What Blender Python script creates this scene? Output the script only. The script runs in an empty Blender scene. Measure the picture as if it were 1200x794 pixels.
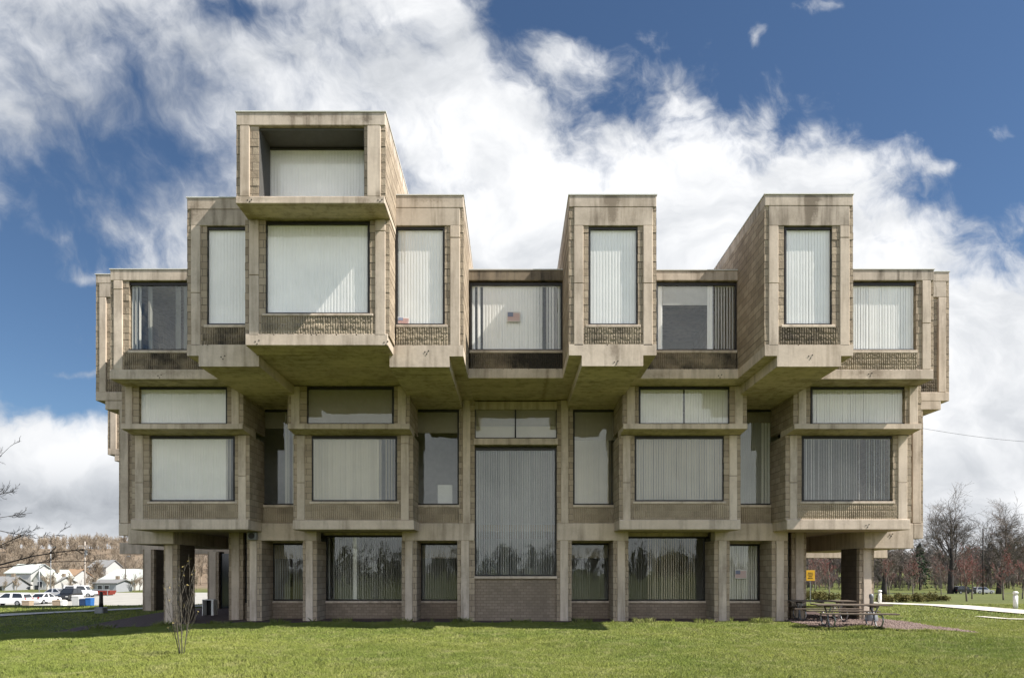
import bpy, math, random
import numpy as np
from mathutils import Vector, Matrix
R = math.radians
random.seed(7); rs = np.random.RandomState(11)
sc = bpy.context.scene
COL = sc.collection
K = 1.1                      # metres per measured unit
EYE = 1.67
def PX(px, D): return (px - 600) * D * K / 800
def PZ(py, D): return (EYE + (668 - py) * D / 800) * K

# ------------------------------------------------------------------ meshes
class MB:
    def __init__(s): s.v = []; s.f = []
    def quad(s, a, b, c, d):
        n = len(s.v); s.v += [tuple(a), tuple(b), tuple(c), tuple(d)]; s.f.append((n, n+1, n+2, n+3))
    def box(s, x0, x1, y0, y1, z0, z1):
        if x0 > x1: x0, x1 = x1, x0
        n = len(s.v)
        s.v += [(x0,y0,z0),(x1,y0,z0),(x1,y1,z0),(x0,y1,z0),(x0,y0,z1),(x1,y0,z1),(x1,y1,z1),(x0,y1,z1)]
        s.f += [tuple(n+i for i in q) for q in ((0,3,2,1),(4,5,6,7),(0,1,5,4),(1,2,6,5),(2,3,7,6),(3,0,4,7))]
    def cbox(s, x0, x1, y0, y1, z0, z1, c=.012):
        """box with chamfered edges"""
        if x0 > x1: x0, x1 = x1, x0
        c = min(c, (x1-x0)*.3, (y1-y0)*.3, (z1-z0)*.3)
        n = len(s.v)
        X=(x0,x1); Y=(y0,y1); Z=(z0,z1); idx={}
        for i in (0,1):
            for j in (0,1):
                for k in (0,1):
                    si=1-2*i; sj=1-2*j; sk=1-2*k
                    for ax in range(3):
                        p=[X[i]+si*c, Y[j]+sj*c, Z[k]+sk*c]
                        p[ax]=(X[i],Y[j],Z[k])[ax]
                        idx[(i,j,k,ax)]=len(s.v); s.v.append(tuple(p))
        F=[]
        for ax in range(3):
            o=[a for a in range(3) if a!=ax]
            for sd in (0,1):
                q=[]
                for (a,b) in ((0,0),(1,0),(1,1),(0,1)):
                    t=[0,0,0]; t[ax]=sd; t[o[0]]=a; t[o[1]]=b
                    q.append(idx[(*t,ax)])
                flip = (sd==0) ^ (ax==1)
                F.append(tuple(q[::-1]) if flip else tuple(q))
        for ax in range(3):           # edges running along ax
            o=[a for a in range(3) if a!=ax]
            for a in (0,1):
                for b in (0,1):
                    t0=[0,0,0]; t1=[0,0,0]; t1[ax]=1
                    for t in (t0,t1): t[o[0]]=a; t[o[1]]=b
                    q=[idx[(*t0,o[0])],idx[(*t1,o[0])],idx[(*t1,o[1])],idx[(*t0,o[1])]]
                    F.append(tuple(q))
        for i in (0,1):
            for j in (0,1):
                for k in (0,1):
                    F.append((idx[(i,j,k,0)],idx[(i,j,k,1)],idx[(i,j,k,2)]))
        s.f += F
    def prism(s, poly, y0, y1, axis='y', taper=None):
        """poly: list of (a,b); extruded along axis between y0,y1"""
        n=len(s.v); m=len(poly)
        def P(a,b,t):
            return {'y':(a,t,b),'x':(t,a,b),'z':(a,b,t)}[axis]
        for (a,b) in poly: s.v.append(P(a,b,y0))
        for (a,b) in (taper or poly): s.v.append(P(a,b,y1))
        s.f.append(tuple(range(n,n+m))[::-1]); s.f.append(tuple(range(n+m,n+2*m)))
        for i in range(m):
            j=(i+1)%m; s.f.append((n+i,n+j,n+m+j,n+m+i))
    def tube(s, pts, rad, sides=5, cap=True):
        pts=[Vector(p) for p in pts]; n0=len(s.v)
        if not hasattr(rad,'__len__'): rad=[rad]*len(pts)
        ref=Vector((.31,.57,.76)); 
        for i,p in enumerate(pts):
            d=(pts[min(i+1,len(pts)-1)]-pts[max(i-1,0)])
            if d.length<1e-9: d=Vector((0,0,1))
            d.normalize()
            a=d.cross(ref)
            if a.length<.05: a=d.cross(Vector((1,0,0)))
            a.normalize(); b=d.cross(a)
            for k in range(sides):
                t=2*math.pi*k/sides
                s.v.append(tuple(p+(a*math.cos(t)+b*math.sin(t))*rad[i]))
        for i in range(len(pts)-1):
            for k in range(sides):
                q=(k+1)%sides
                s.f.append((n0+i*sides+k,n0+i*sides+q,n0+(i+1)*sides+q,n0+(i+1)*sides+k))
        if cap and sides>3:
            s.f.append(tuple(n0+k for k in range(sides))[::-1])
            e=n0+(len(pts)-1)*sides; s.f.append(tuple(e+k for k in range(sides)))
    def lathe(s, prof, cx=0, cy=0, sides=16):
        """prof: list of (r,z)"""
        n0=len(s.v)
        for (r,z) in prof:
            for k in range(sides):
                t=2*math.pi*k/sides; s.v.append((cx+r*math.cos(t),cy+r*math.sin(t),z))
        for i in range(len(prof)-1):
            for k in range(sides):
                q=(k+1)%sides
                s.f.append((n0+i*sides+k,n0+i*sides+q,n0+(i+1)*sides+q,n0+(i+1)*sides+k))
        s.f.append(tuple(n0+k for k in range(sides))[::-1])
        e=n0+(len(prof)-1)*sides; s.f.append(tuple(e+k for k in range(sides)))
    def build(s, name, mat, parent=None, origin=(0,0,0), smooth=False):
        me=bpy.data.meshes.new(name)
        ox,oy,oz=origin
        me.from_pydata([(a-ox,b-oy,c-oz) for a,b,c in s.v],[],s.f)
        me.materials.append(mat)
        if smooth: me.shade_smooth()
        me.update()
        o=bpy.data.objects.new(name,me); COL.objects.link(o)
        if parent: o.parent=parent
        return o
def fixn(o):
    import bmesh
    b=bmesh.new(); b.from_mesh(o.data); bmesh.ops.recalc_face_normals(b,faces=b.faces); b.to_mesh(o.data); b.free()
    return o
def tag(o,label,cat,group=None,kind=None):
    if label: o['label']=label
    if cat: o['category']=cat
    if group: o['group']=group
    if kind: o['kind']=kind
    return o
def thing(name,label,cat,loc=(0,0,0),rz=0,group=None):
    o=bpy.data.objects.new(name,None); COL.objects.link(o)
    o.location=loc; o.rotation_euler=(0,0,rz); o.empty_display_size=.3
    return tag(o,label,cat,group)
def structure(o): o['kind']='structure'; return o
def np_mesh(name,V,F,mat,parent=None):
    """V (n,3), F (m,k) arrays, all faces k-gons"""
    me=bpy.data.meshes.new(name); k=F.shape[1]
    me.vertices.add(len(V)); me.vertices.foreach_set('co',V.astype(np.float32).ravel())
    me.loops.add(F.size); me.loops.foreach_set('vertex_index',F.astype(np.int32).ravel())
    me.polygons.add(len(F)); me.polygons.foreach_set('loop_start',np.arange(0,F.size,k,dtype=np.int32))
    me.polygons.foreach_set('loop_total',np.full(len(F),k,dtype=np.int32))
    me.materials.append(mat); me.update(calc_edges=True); me.validate()
    o=bpy.data.objects.new(name,me); COL.objects.link(o)
    if parent: o.parent=parent
    return o

# ------------------------------------------------------------------ node helper
class NT:
    def __init__(s,nt): s.nt=nt; s.L=nt.links
    def n(s,t,**kw):
        o=s.nt.nodes.new(t)
        for k,v in kw.items(): setattr(o,k,v)
        return o
    def put(s,sock,v):
        if v is None: return
        if isinstance(v,bpy.types.NodeSocket): s.L.new(v,sock)
        else:
            try: sock.default_value=v
            except Exception: sock.default_value=(*v,1)
    def m(s,op,a,b=None,c=None,clamp=False):
        o=s.n('ShaderNodeMath',operation=op,use_clamp=clamp)
        s.put(o.inputs[0],a); s.put(o.inputs[1],b); s.put(o.inputs[2],c)
        return o.outputs[0]
    def add(s,a,b): return s.m('ADD',a,b)
    def sub(s,a,b): return s.m('SUBTRACT',a,b)
    def mul(s,a,b): return s.m('MULTIPLY',a,b)
    def div(s,a,b): return s.m('DIVIDE',a,b)
    def maxi(s,a,b): return s.m('MAXIMUM',a,b)
    def mini(s,a,b): return s.m('MINIMUM',a,b)
    def ss(s,x,a,b):
        o=s.n('ShaderNodeMapRange',interpolation_type='SMOOTHSTEP',clamp=True)
        s.put(o.inputs[0],x); s.put(o.inputs[1],a); s.put(o.inputs[2],b); s.put(o.inputs[3],0.0); s.put(o.inputs[4],1.0)
        return o.outputs[0]
    def mapr(s,x,a,b,c,d):
        o=s.n('ShaderNodeMapRange',clamp=True)
        for i,v in enumerate((x,a,b,c,d)): s.put(o.inputs[i],v)
        return o.outputs[0]
    def gauss(s,px,py,cx,cy,sx,sy,amp):
        a=s.mul(s.sub(px,cx),1/sx); b=s.mul(s.sub(py,cy),1/sy)
        e=s.m('EXPONENT',s.mul(s.add(s.mul(a,a),s.mul(b,b)),-1.0))
        return s.mul(e,amp)
    def xyz(s,x,y,z):
        o=s.n('ShaderNodeCombineXYZ'); s.put(o.inputs[0],x); s.put(o.inputs[1],y); s.put(o.inputs[2],z); return o.outputs[0]
    def noise(s,vec,scale,detail=4,rough=.55,dist=0,dims='3D',lac=2.0):
        o=s.n('ShaderNodeTexNoise',noise_dimensions=dims)
        s.put(o.inputs['Vector'],vec); s.put(o.inputs['Scale'],scale); s.put(o.inputs['Detail'],detail)
        s.put(o.inputs['Roughness'],rough); s.put(o.inputs['Distortion'],dist); s.put(o.inputs['Lacunarity'],lac)
        return o.outputs[0]
    def mix(s,f,a,b,blend='MIX'):
        o=s.n('ShaderNodeMix',data_type='RGBA',blend_type=blend)
        s.put(o.inputs[0],f); s.put(o.inputs[6],a if isinstance(a,bpy.types.NodeSocket) else (*a[:3],1)); s.put(o.inputs[7],b if isinstance(b,bpy.types.NodeSocket) else (*b[:3],1))
        return o.outputs[2]
    def scalev(s,vec,sx,sy,sz):
        o=s.n('ShaderNodeVectorMath',operation='MULTIPLY'); s.put(o.inputs[0],vec); o.inputs[1].default_value=(sx,sy,sz); return o.outputs[0]
    def bump(s,h,strength=.3,dist=.02,normal=None):
        o=s.n('ShaderNodeBump'); s.put(o.inputs['Height'],h); o.inputs['Strength'].default_value=strength; o.inputs['Distance'].default_value=dist
        if normal is not None: s.put(o.inputs['Normal'],normal)
        return o.outputs[0]
MATS={}
def newmat(name):
    m=bpy.data.materials.new(name); m.use_nodes=True
    nt=m.node_tree; nt.nodes.clear()
    t=NT(nt); out=t.n('ShaderNodeOutputMaterial'); p=t.n('ShaderNodeBsdfPrincipled')
    nt.links.new(p.outputs[0],out.inputs[0])
    p.inputs['Roughness'].default_value=.85
    try: p.inputs['Specular IOR Level'].default_value=.3
    except Exception: pass
    geo=t.n('ShaderNodeNewGeometry')
    MATS[name]=m
    return m,t,p,geo.outputs['Position'],geo,out
def simple(name,col,rough=.7,var=.12,nscale=6.,metal=0,bump=0,spec=None):
    m,t,p,pos,geo,out=newmat(name)
    n=t.noise(pos,nscale,5,.6)
    f=t.mapr(n,.3,.7,1-var,1+var)
    c=t.n('ShaderNodeVectorMath',operation='SCALE'); c.inputs[0].default_value=col[:3]; t.put(c.inputs['Scale'],f)
    t.put(p.inputs['Base Color'],c.outputs[0])
    p.inputs['Roughness'].default_value=rough; p.inputs['Metallic'].default_value=metal
    if spec is not None: p.inputs['Specular IOR Level'].default_value=spec
    if bump: t.put(p.inputs['Normal'],t.bump(n,bump,.02))
    return m

def concrete(name,base,dark,stain=.5,streak=.5,boards=False,blots=()):
    m,t,p,pos,geo,out=newmat(name)
    n1=t.noise(pos,.9,6,.6); n2=t.noise(pos,14,5,.65)
    st=t.noise(t.scalev(pos,3.5,3.5,.35),1.3,4,.6)
    f=t.mul(t.mapr(n1,.42,.72,0,1),stain*.5)
    f=t.add(f,t.mul(t.mapr(st,.47,.70,0,1),streak*.62))
    f=t.add(f,t.mul(t.mapr(n2,.35,.75,0,1),.16))
    pit=t.noise(pos,55,2,.5)
    f=t.m('ADD',f,t.mul(t.mapr(pit,.66,.74,0,1),.4),clamp=True)
    if blots:
        sx=t.n('ShaderNodeSeparateXYZ'); t.put(sx.inputs[0],pos)
        xx=t.add(sx.outputs[0],t.mul(t.sub(st,.5),.35)); zz=t.add(sx.outputs[2],t.mul(t.sub(n2,.5),.25))
        for (cx,cz,wx,wz,am) in blots: f=t.m('ADD',f,t.mul(t.gauss(xx,zz,cx,cz,wx,wz,am),t.mapr(n2,.3,.6,.5,1.)),clamp=True)
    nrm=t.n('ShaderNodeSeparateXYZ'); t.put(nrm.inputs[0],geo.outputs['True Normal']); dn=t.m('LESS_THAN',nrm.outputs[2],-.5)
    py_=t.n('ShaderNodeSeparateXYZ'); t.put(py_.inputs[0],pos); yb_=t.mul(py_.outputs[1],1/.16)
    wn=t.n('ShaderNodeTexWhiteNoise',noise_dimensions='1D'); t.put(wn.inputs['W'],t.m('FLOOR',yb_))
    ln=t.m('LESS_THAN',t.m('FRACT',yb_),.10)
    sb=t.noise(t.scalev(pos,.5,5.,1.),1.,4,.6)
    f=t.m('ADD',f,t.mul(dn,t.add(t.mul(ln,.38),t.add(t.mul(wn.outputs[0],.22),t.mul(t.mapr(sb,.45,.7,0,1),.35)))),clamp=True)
    c=t.mix(f,base,dark)
    # slow warm / cool drift between castings
    oi=t.n('ShaderNodeObjectInfo'); rv_=t.mapr(oi.outputs['Random'],0,1,.87,1.10)
    n5=t.noise(pos,3.2,5,.7); rv_=t.mul(rv_,t.mapr(n5,.3,.7,.90,1.08))
    cs=t.n('ShaderNodeVectorMath',operation='SCALE'); t.put(cs.inputs[0],c); t.put(cs.inputs['Scale'],rv_); c=cs.outputs[0]
    w=t.noise(pos,.35,2,.5)
    c=t.mix(t.mapr(w,.3,.7,0,.35),c,(base[0]*1.05,base[1]*.98,base[2]*.9))
    t.put(p.inputs['Base Color'],c)
    h=t.add(t.mul(n2,.5),t.mul(pit,.25))
    if boards:
        sx=t.n('ShaderNodeSeparateXYZ'); t.put(sx.inputs[0],pos)
        wv=t.m('FRACT',t.mul(sx.outputs[1],1/.14))
        g=t.m('LESS_THAN',wv,.09)
        h=t.sub(h,t.mul(g,.8))
    t.put(p.inputs['Normal'],t.bump(h,.5,.012))
    p.inputs['Roughness'].default_value=.92
    return m

def brickmat(name,c1,c2,mortar,bw=.4,bh=.2,rough_amt=.7,soot=0):
    m,t,p,pos,geo,out=newmat(name)
    sx=t.n('ShaderNodeSeparateXYZ'); t.put(sx.inputs[0],pos)
    sn=t.n('ShaderNodeSeparateXYZ'); t.put(sn.inputs[0],geo.outputs['True Normal'])
    side=t.m('GREATER_THAN',t.m('ABSOLUTE',sn.outputs[0]),.6)
    u=t.add(t.mul(sx.outputs[1],side),t.mul(sx.outputs[0],t.sub(1.,side)))
    v=t.xyz(u,sx.outputs[2],0.)
    b=t.n('ShaderNodeTexBrick'); t.put(b.inputs['Vector'],v)
    b.inputs['Scale'].default_value=1; b.inputs['Brick Width'].default_value=bw; b.inputs['Row Height'].default_value=bh
    b.inputs['Mortar Size'].default_value=.008; b.inputs['Mortar Smooth'].default_value=.3
    b.inputs['Color1'].default_value=(0,0,0,1); b.inputs['Color2'].default_value=(1,1,1,1); b.inputs['Mortar'].default_value=(.5,.5,.5,1)
    n1=t.noise(pos,9,6,.65); n2=t.noise(pos,38,4,.6); n3=t.noise(pos,.7,4,.6)
    f=t.add(t.mul(b.outputs['Color'],.55),t.mul(n1,.45))
    c=t.mix(f,c1,c2)
    c=t.mix(t.mul(t.mapr(n3,.5,.75,0,1),.45),c,(c1[0]*.45,c1[1]*.45,c1[2]*.45))
    c=t.mix(t.mul(b.outputs['Fac'],.75),c,mortar)
    t.put(p.inputs['Base Color'],c)
    h=t.add(t.add(t.mul(n1,.9),t.mul(n2,.5)),t.mul(b.outputs['Fac'],-.7))
    t.put(p.inputs['Normal'],t.bump(h,rough_amt,.03))
    p.inputs['Roughness'].default_value=.95
    return m

def ribmat(name,base,dark,amount,blot=None):
    m,t,p,pos,geo,out=newmat(name)
    n1=t.noise(pos,1.4,6,.65); n2=t.noise(pos,30,4,.6)
    f=t.mul(t.mapr(n1,.38,.66,0,1),amount)
    if blot:
        sx=t.n('ShaderNodeSeparateXYZ'); t.put(sx.inputs[0],pos)
        for (cx,cz,wx,wz,a) in blot:
            g=t.gauss(t.add(sx.outputs[0],t.mul(t.sub(n1,.5),.6)),t.add(sx.outputs[2],t.mul(t.sub(n1,.5),.4)),cx,cz,wx,wz,a)
            f=t.m('ADD',f,g,clamp=True)
    sp_=t.n('ShaderNodeSeparateXYZ'); t.put(sp_.inputs[0],pos)
    wn=t.n('ShaderNodeTexWhiteNoise',noise_dimensions='2D'); row=t.m('FLOOR',t.mul(sp_.outputs[2],5.))
    t.put(wn.inputs['Vector'],t.xyz(t.m('FLOOR',t.add(t.mul(sp_.outputs[0],2.5),t.mul(t.m('MODULO',row,2.),.5))),row,0.))
    f=t.m('ADD',f,t.mul(t.sub(wn.outputs[0],.35),.34),clamp=True)
    c=t.mix(f,base,dark)
    c=t.mix(t.mul(t.mapr(n2,.3,.7,0,1),.35),c,(base[0]*.55,base[1]*.55,base[2]*.55))
    t.put(p.inputs['Base Color'],c); t.put(p.inputs['Normal'],t.bump(n2,.6,.02))
    p.inputs['Roughness'].default_value=.95
    return m

M={}
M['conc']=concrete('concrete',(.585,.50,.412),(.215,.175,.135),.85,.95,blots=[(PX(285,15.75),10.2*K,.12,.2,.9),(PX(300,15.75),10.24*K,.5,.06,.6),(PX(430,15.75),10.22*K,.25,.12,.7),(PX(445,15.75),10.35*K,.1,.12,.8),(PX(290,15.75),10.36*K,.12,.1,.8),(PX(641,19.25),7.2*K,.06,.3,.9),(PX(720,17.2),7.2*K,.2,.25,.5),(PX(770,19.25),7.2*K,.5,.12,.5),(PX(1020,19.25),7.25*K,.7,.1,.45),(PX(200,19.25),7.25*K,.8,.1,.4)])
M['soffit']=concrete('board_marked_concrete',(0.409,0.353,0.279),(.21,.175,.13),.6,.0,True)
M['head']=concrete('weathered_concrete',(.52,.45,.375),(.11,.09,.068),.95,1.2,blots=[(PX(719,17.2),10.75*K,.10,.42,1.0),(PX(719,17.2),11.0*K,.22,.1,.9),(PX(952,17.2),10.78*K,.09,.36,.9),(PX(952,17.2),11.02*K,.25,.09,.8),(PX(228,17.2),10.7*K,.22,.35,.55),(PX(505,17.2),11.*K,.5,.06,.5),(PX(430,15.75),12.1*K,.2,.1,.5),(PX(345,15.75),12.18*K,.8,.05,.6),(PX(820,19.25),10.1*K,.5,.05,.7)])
M['brick']=brickmat('split_face_block',(.235,.184,.132),(.47,.385,.285),(.09,.072,.055))
M['brickshade']=brickmat('shaded_split_face_block',(.075,.058,.042),(.12,.095,.068),(.05,.04,.03))  # darkened copy of the block, undercroft shade painted into its colour
M['brickfloor']=brickmat('small_brick',(.205,.16,.118),(.31,.25,.19),(.14,.11,.085),.2,.1,.5)
M['rib']=ribmat('ribbed_block',(0.391,0.326,0.237),(.06,.05,.038),.55)
M['ribclean']=ribmat('ribbed_block_clean',(.42,.345,.25),(.14,.11,.08),.4)
M['ribdark']=ribmat('ribbed_block_stained',(.33,.265,.185),(.035,.03,.025),.95)
M['frame']=simple('bronze_frame',(.022,.02,.018),.45,.2)
M['blind']=simple('vertical_blind',(.91,.90,.88),.8,.05,1.5)
M['blindpale']=simple('vertical_blind_aged',(.72,.70,.645),.8,.06,1.5)
M['blindtan']=simple('vertical_blind_tan',(.58,.53,.45),.8,.06,1.5)
M['panel']=simple('spandrel_glass_panel',(.33,.295,.24),.5,.06)
M['blinddark']=simple('vertical_blind_grey',(.42,.42,.40),.8,.08,1.5)
M['room']=simple('room_paint',(.5,.5,.49),.9,.08)
M['flash']=simple('roof_flashing',(.62,.61,.58),.5,.06)
M['whitep']=simple('white_paint',(.75,.75,.73),.6,.05)
M['metalgrey']=simple('grey_metal',(.22,.23,.24),.5,.1,metal=.3)
M['galv']=simple('galvanised_tube',(.32,.33,.34),.4,.1,metal=.6)
M['oldwood']=simple('weathered_wood',(.115,.09,.07),.85,.35,9,bump=.4)
M['yellow']=simple('yellow_sign_face',(.58,.33,.02),.5,.04)
M['black']=simple('black_paint',(.015,.015,.016),.4,.1)
M['tyre']=simple('tyre_rubber',(.02,.02,.02),.9,.1)
M['bark']=simple('bark',(.085,.068,.055),.95,.35,8,bump=.5)
M['barkdark']=simple('dark_bark',(.042,.036,.033),.95,.3,3)
M['barkgrey']=simple('grey_bark',(.16,.135,.115),.95,.3,3)
M['twigbrown']=simple('brown_twig',(.28,.23,.175),.95,.35,.08)
M['twiggrey']=simple('grey_twig',(.155,.13,.115),.95,.35,.08)
M['redbud']=simple('red_bud',(.34,.10,.095),.8,.3,2)
M['stem']=simple('sapling_stem',(.10,.088,.07),.9,.2)
M['bud']=simple('young_leaf',(.24,.19,.07),.7,.25)
M['juniper']=simple('juniper_foliage',(.125,.11,.032),.9,.4,1.5)
M['evergreen']=simple('evergreen_foliage',(.028,.05,.022),.9,.4,.6)
M['red']=simple('red_steel',(.28,.045,.03),.6,.15)
M['blue']=simple('blue_plastic',(.02,.11,.32),.5,.1)
M['navy']=simple('dark_blue_plastic',(.02,.045,.11),.5,.1)
M['tan']=simple('tan_plastic',(.36,.28,.20),.7,.1)
M['siding']=simple('white_siding',(.46,.46,.45),.7,.05)
M['greyroof']=simple('grey_shingle',(.20,.20,.20),.9,.15)
M['paleroof']=simple('pale_metal_roof',(.44,.47,.44),.6,.06)
M['brownroof']=simple('brown_shingle',(.27,.18,.115),.9,.15)
M['greywall']=simple('grey_siding',(.30,.31,.33),.8,.08)
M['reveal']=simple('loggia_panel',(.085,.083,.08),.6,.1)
M['darkglass']=simple('dark_window',(.02,.024,.03),.08,.1,spec=.6)
M['carwhite']=simple('white_car_paint',(.78,.79,.80),.25,.02,spec=.6)
M['carsilver']=simple('silver_car_paint',(.45,.46,.48),.25,.04,metal=.3,spec=.6)
M['carblack']=simple('black_car_paint',(.012,.013,.016),.2,.1,spec=.6)
M['lampglass']=simple('lamp_lens',(.5,.5,.48),.2,.05)
M['taillight']=simple('tail_lamp',(.3,.015,.012),.3,.05)
M['pole']=simple('pole_timber',(.34,.30,.26),.9,.15)
M['flagred']=simple('flag_red',(.56,.30,.29),.7,.04)
M['flagblue']=simple('flag_blue',(.24,.27,.38),.7,.04)
M['paper']=simple('white_paper',(.72,.70,.68),.8,.03)
M['asphalt']=simple('parking_concrete',(.33,.32,.29),.9,.12,.6)
M['road']=simple('road_asphalt',(.17,.17,.17),.9,.12,.6)

# glass: clear pane that also mirrors the sky, with slightly wavy sheets
def glassmat(name,tint,ior):
    m,t,p,pos,geo,out=newmat(name)
    t.nt.nodes.remove(p)
    tr=t.n('ShaderNodeBsdfTransparent'); tr.inputs[0].default_value=(*tint,1)
    gl=t.n('ShaderNodeBsdfGlossy'); gl.inputs['Roughness'].default_value=.015; gl.inputs[0].default_value=(.92,.95,.95,1)
    wav=t.noise(t.scalev(pos,1,1,.8),1.1,3,.5)
    nb=t.bump(wav,.12,.05); t.put(gl.inputs['Normal'],nb)
    lwt=t.n('ShaderNodeLayerWeight'); lwt.inputs[0].default_value=.5; fz=t.m('MULTIPLY_ADD',t.m('POWER',lwt.outputs['Facing'],5.),1.-ior,ior)
    mx=t.n('ShaderNodeMixShader'); t.L.new(fz,mx.inputs[0]); t.L.new(tr.outputs[0],mx.inputs[1]); t.L.new(gl.outputs[0],mx.inputs[2])
    t.L.new(mx.outputs[0],out.inputs[0])
    return m
M['glass']=glassmat('window_glass',(1,1,.995),.035)
M['glassdark']=glassmat('tinted_window_glass',(.95,.95,.93),.042)

# ground materials
def grassmat(name,blade=False):
    m,t,p,pos,geo,out=newmat(name)
    n0=t.noise(pos,.22,4,.6); n1=t.noise(pos,1.6,5,.65); n2=t.noise(pos,40 if blade else 12,3,.6)
    k=1.78 if blade else .62
    a=(.118*k,.150*k,.028*k); b=(.195*k,.208*k,.048*k); d=(.30*k,.28*k,.13*k)
    c=t.mix(t.mapr(n0,.35,.65,0,1),a,b)
    c=t.mix(t.mul(t.mapr(n1,.50,.70,0,1),.62),c,d)
    n4=t.noise(pos,6.5,3,.6); c=t.mix(t.mul(t.mapr(n4,.58,.70,0,1),.5),c,d)
    c=t.mix(t.mul(t.mapr(n2,.35,.7,0,1),.45),c,(.07*k,.11*k,.018*k))
    sx=t.n('ShaderNodeSeparateXYZ'); t.put(sx.inputs[0],pos)
    if not blade:
        hill=t.mul(t.ss(sx.outputs[1],150.,190.),t.sub(1.,t.ss(sx.outputs[0],-60.,0.)))
        c=t.mix(hill,c,t.mix(n1,(.15,.11,.075),(.22,.17,.12)))
    t.put(p.inputs['Base Color'],c); p.inputs['Roughness'].default_value=.75 if blade else .95
    if not blade: t.put(p.inputs['Normal'],t.bump(t.add(n1,n2),.6,.05))
    if blade:
        tl=t.n('ShaderNodeBsdfTranslucent'); t.put(tl.inputs[0],c)
        nm=t.n('ShaderNodeVectorMath',operation='MULTIPLY_ADD'); t.L.new(geo.outputs['Normal'],nm.inputs[0]); nm.inputs[1].default_value=(.45,.45,.45); nm.inputs[2].default_value=(0,0,.8)
        nz=t.n('ShaderNodeVectorMath',operation='NORMALIZE'); t.L.new(nm.outputs[0],nz.inputs[0]); t.L.new(nz.outputs[0],p.inputs['Normal'])
        mx=t.n('ShaderNodeMixShader'); mx.inputs[0].default_value=.32
        t.L.new(p.outputs[0],mx.inputs[1]); t.L.new(tl.outputs[0],mx.inputs[2]); t.L.new(mx.outputs[0],out.inputs[0])
    return m
M['ground']=grassmat('lawn_ground'); M['blade']=grassmat('grass_blade',True)
def mulchmat(name,a,b):
    m,t,p,pos,geo,out=newmat(name)
    v=t.n('ShaderNodeTexVoronoi'); t.put(v.inputs['Vector'],pos); v.inputs['Scale'].default_value=22
    n=t.noise(pos,2,5,.6)
    sc_=t.n('ShaderNodeSeparateColor'); t.L.new(v.outputs['Color'],sc_.inputs[0])
    c=t.mix(t.add(t.mul(sc_.outputs[0],.6),t.mul(n,.4)),a,b)
    t.put(p.inputs['Base Color'],c); t.put(p.inputs['Normal'],t.bump(t.m('MULTIPLY',v.outputs['Distance'],-1.),.8,.05))
    return m
M['mulch']=mulchmat('mulch',(.055,.035,.032),(.14,.095,.085))
M['chips']=mulchmat('red_gravel',(.10,.068,.058),(.30,.225,.20))
def pathmat():
    m,t,p,pos,geo,out=newmat('path_concrete')
    n=t.noise(pos,1.5,5,.6); n2=t.noise(pos,30,3,.6)
    c=t.mix(n,(.50,.47,.41),(.62,.585,.52)); c=t.mix(t.mul(t.mapr(n2,.4,.7,0,1),.25),c,(.36,.34,.30))
    t.put(p.inputs['Base Color'],c); return m
M['path']=pathmat()

# ------------------------------------------------------------------ terrain
def S(a,b,x):
    t=np.clip((x-a)/(b-a),0,1); return t*t*(3-2*t)
def hgt(x,y):
    u=np.asarray(x,dtype=float)/K; d=np.asarray(y,dtype=float)/K
    he=-.029*np.clip(d-32,0,123)+.03*np.clip(d-162,0,230)
    hw=-.05*np.clip(-8.5-u,0,14)*(1-.72*S(20,29,d))-2.25*S(35,62,d)+15.0*S(185,345,d)
    w=S(-3,5,u)
    h=hw*(1-w)+he*w
    h=h+.05*S(16,21,d)*S(40,30,d)*S(15,11,np.abs(u))
    h=h+.018*np.sin(u*1.3+d*.7)*S(22,19,d)+.012*np.sin(u*2.9-d*2.1)*S(22,19,d)
    return h*K
def axis(vals):
    out=[]
    for a,b,st in vals: out+=list(np.arange(a,b,st))
    return np.array(out+[vals[-1][1]])
gx=axis([(-1600,-400,150),(-400,-60,20),(-60,-24,3),(-24,32,.5),(32,80,4),(80,400,20),(400,1600,150)])
gy=axis([(-700,-60,80),(-60,6,6),(6,46,.5),(46,80,2),(80,240,8),(240,500,20),(500,2600,150)])
GX,GY=np.meshgrid(gx,gy); GZ=hgt(GX,GY)
V=np.stack([GX,GY,GZ],-1).reshape(-1,3); nx=len(gx); ny=len(gy)
ii,jj=np.meshgrid(np.arange(nx-1),np.arange(ny-1)); b=(jj*nx+ii).ravel()
F=np.stack([b,b+1,b+1+nx,b+nx],-1)
ground=np_mesh('ground',V,F,M['ground']); structure(ground); ground.data.shade_smooth()

def drape(name,poly_fn,nu,nv,mat,off,kind=True):
    """poly_fn(s,t)->(x,y)"""
    V=[];F=[]
    for j in range(nv+1):
        for i in range(nu+1):
            x,y=poly_fn(i/nu,j/nv); V.append((x,y,float(hgt(x,y))+off))
    for j in range(nv):
        for i in range(nu):
            a=j*(nu+1)+i; F.append((a,a+1,a+nu+2,a+nu+1))
    o=np_mesh(name,np.array(V),np.array(F),mat)
    if kind: structure(o)
    return fixn(o)
def strip(name,pts,width,mat,off,n=40):
    """path along centreline pts (metric)"""
    P=[Vector((a,b)) for a,b in pts]
    def at(s):
        f=s*(len(P)-1); i=min(int(f),len(P)-2); return P[i].lerp(P[i+1],f-i),(P[i+1]-P[i]).normalized()
    def fn(s,t):
        p,d=at(s); nrm=Vector((-d.y,d.x)); q=p+nrm*((t-.5)*width); return q.x,q.y
    return drape(name,fn,n,4,mat,off)

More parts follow.
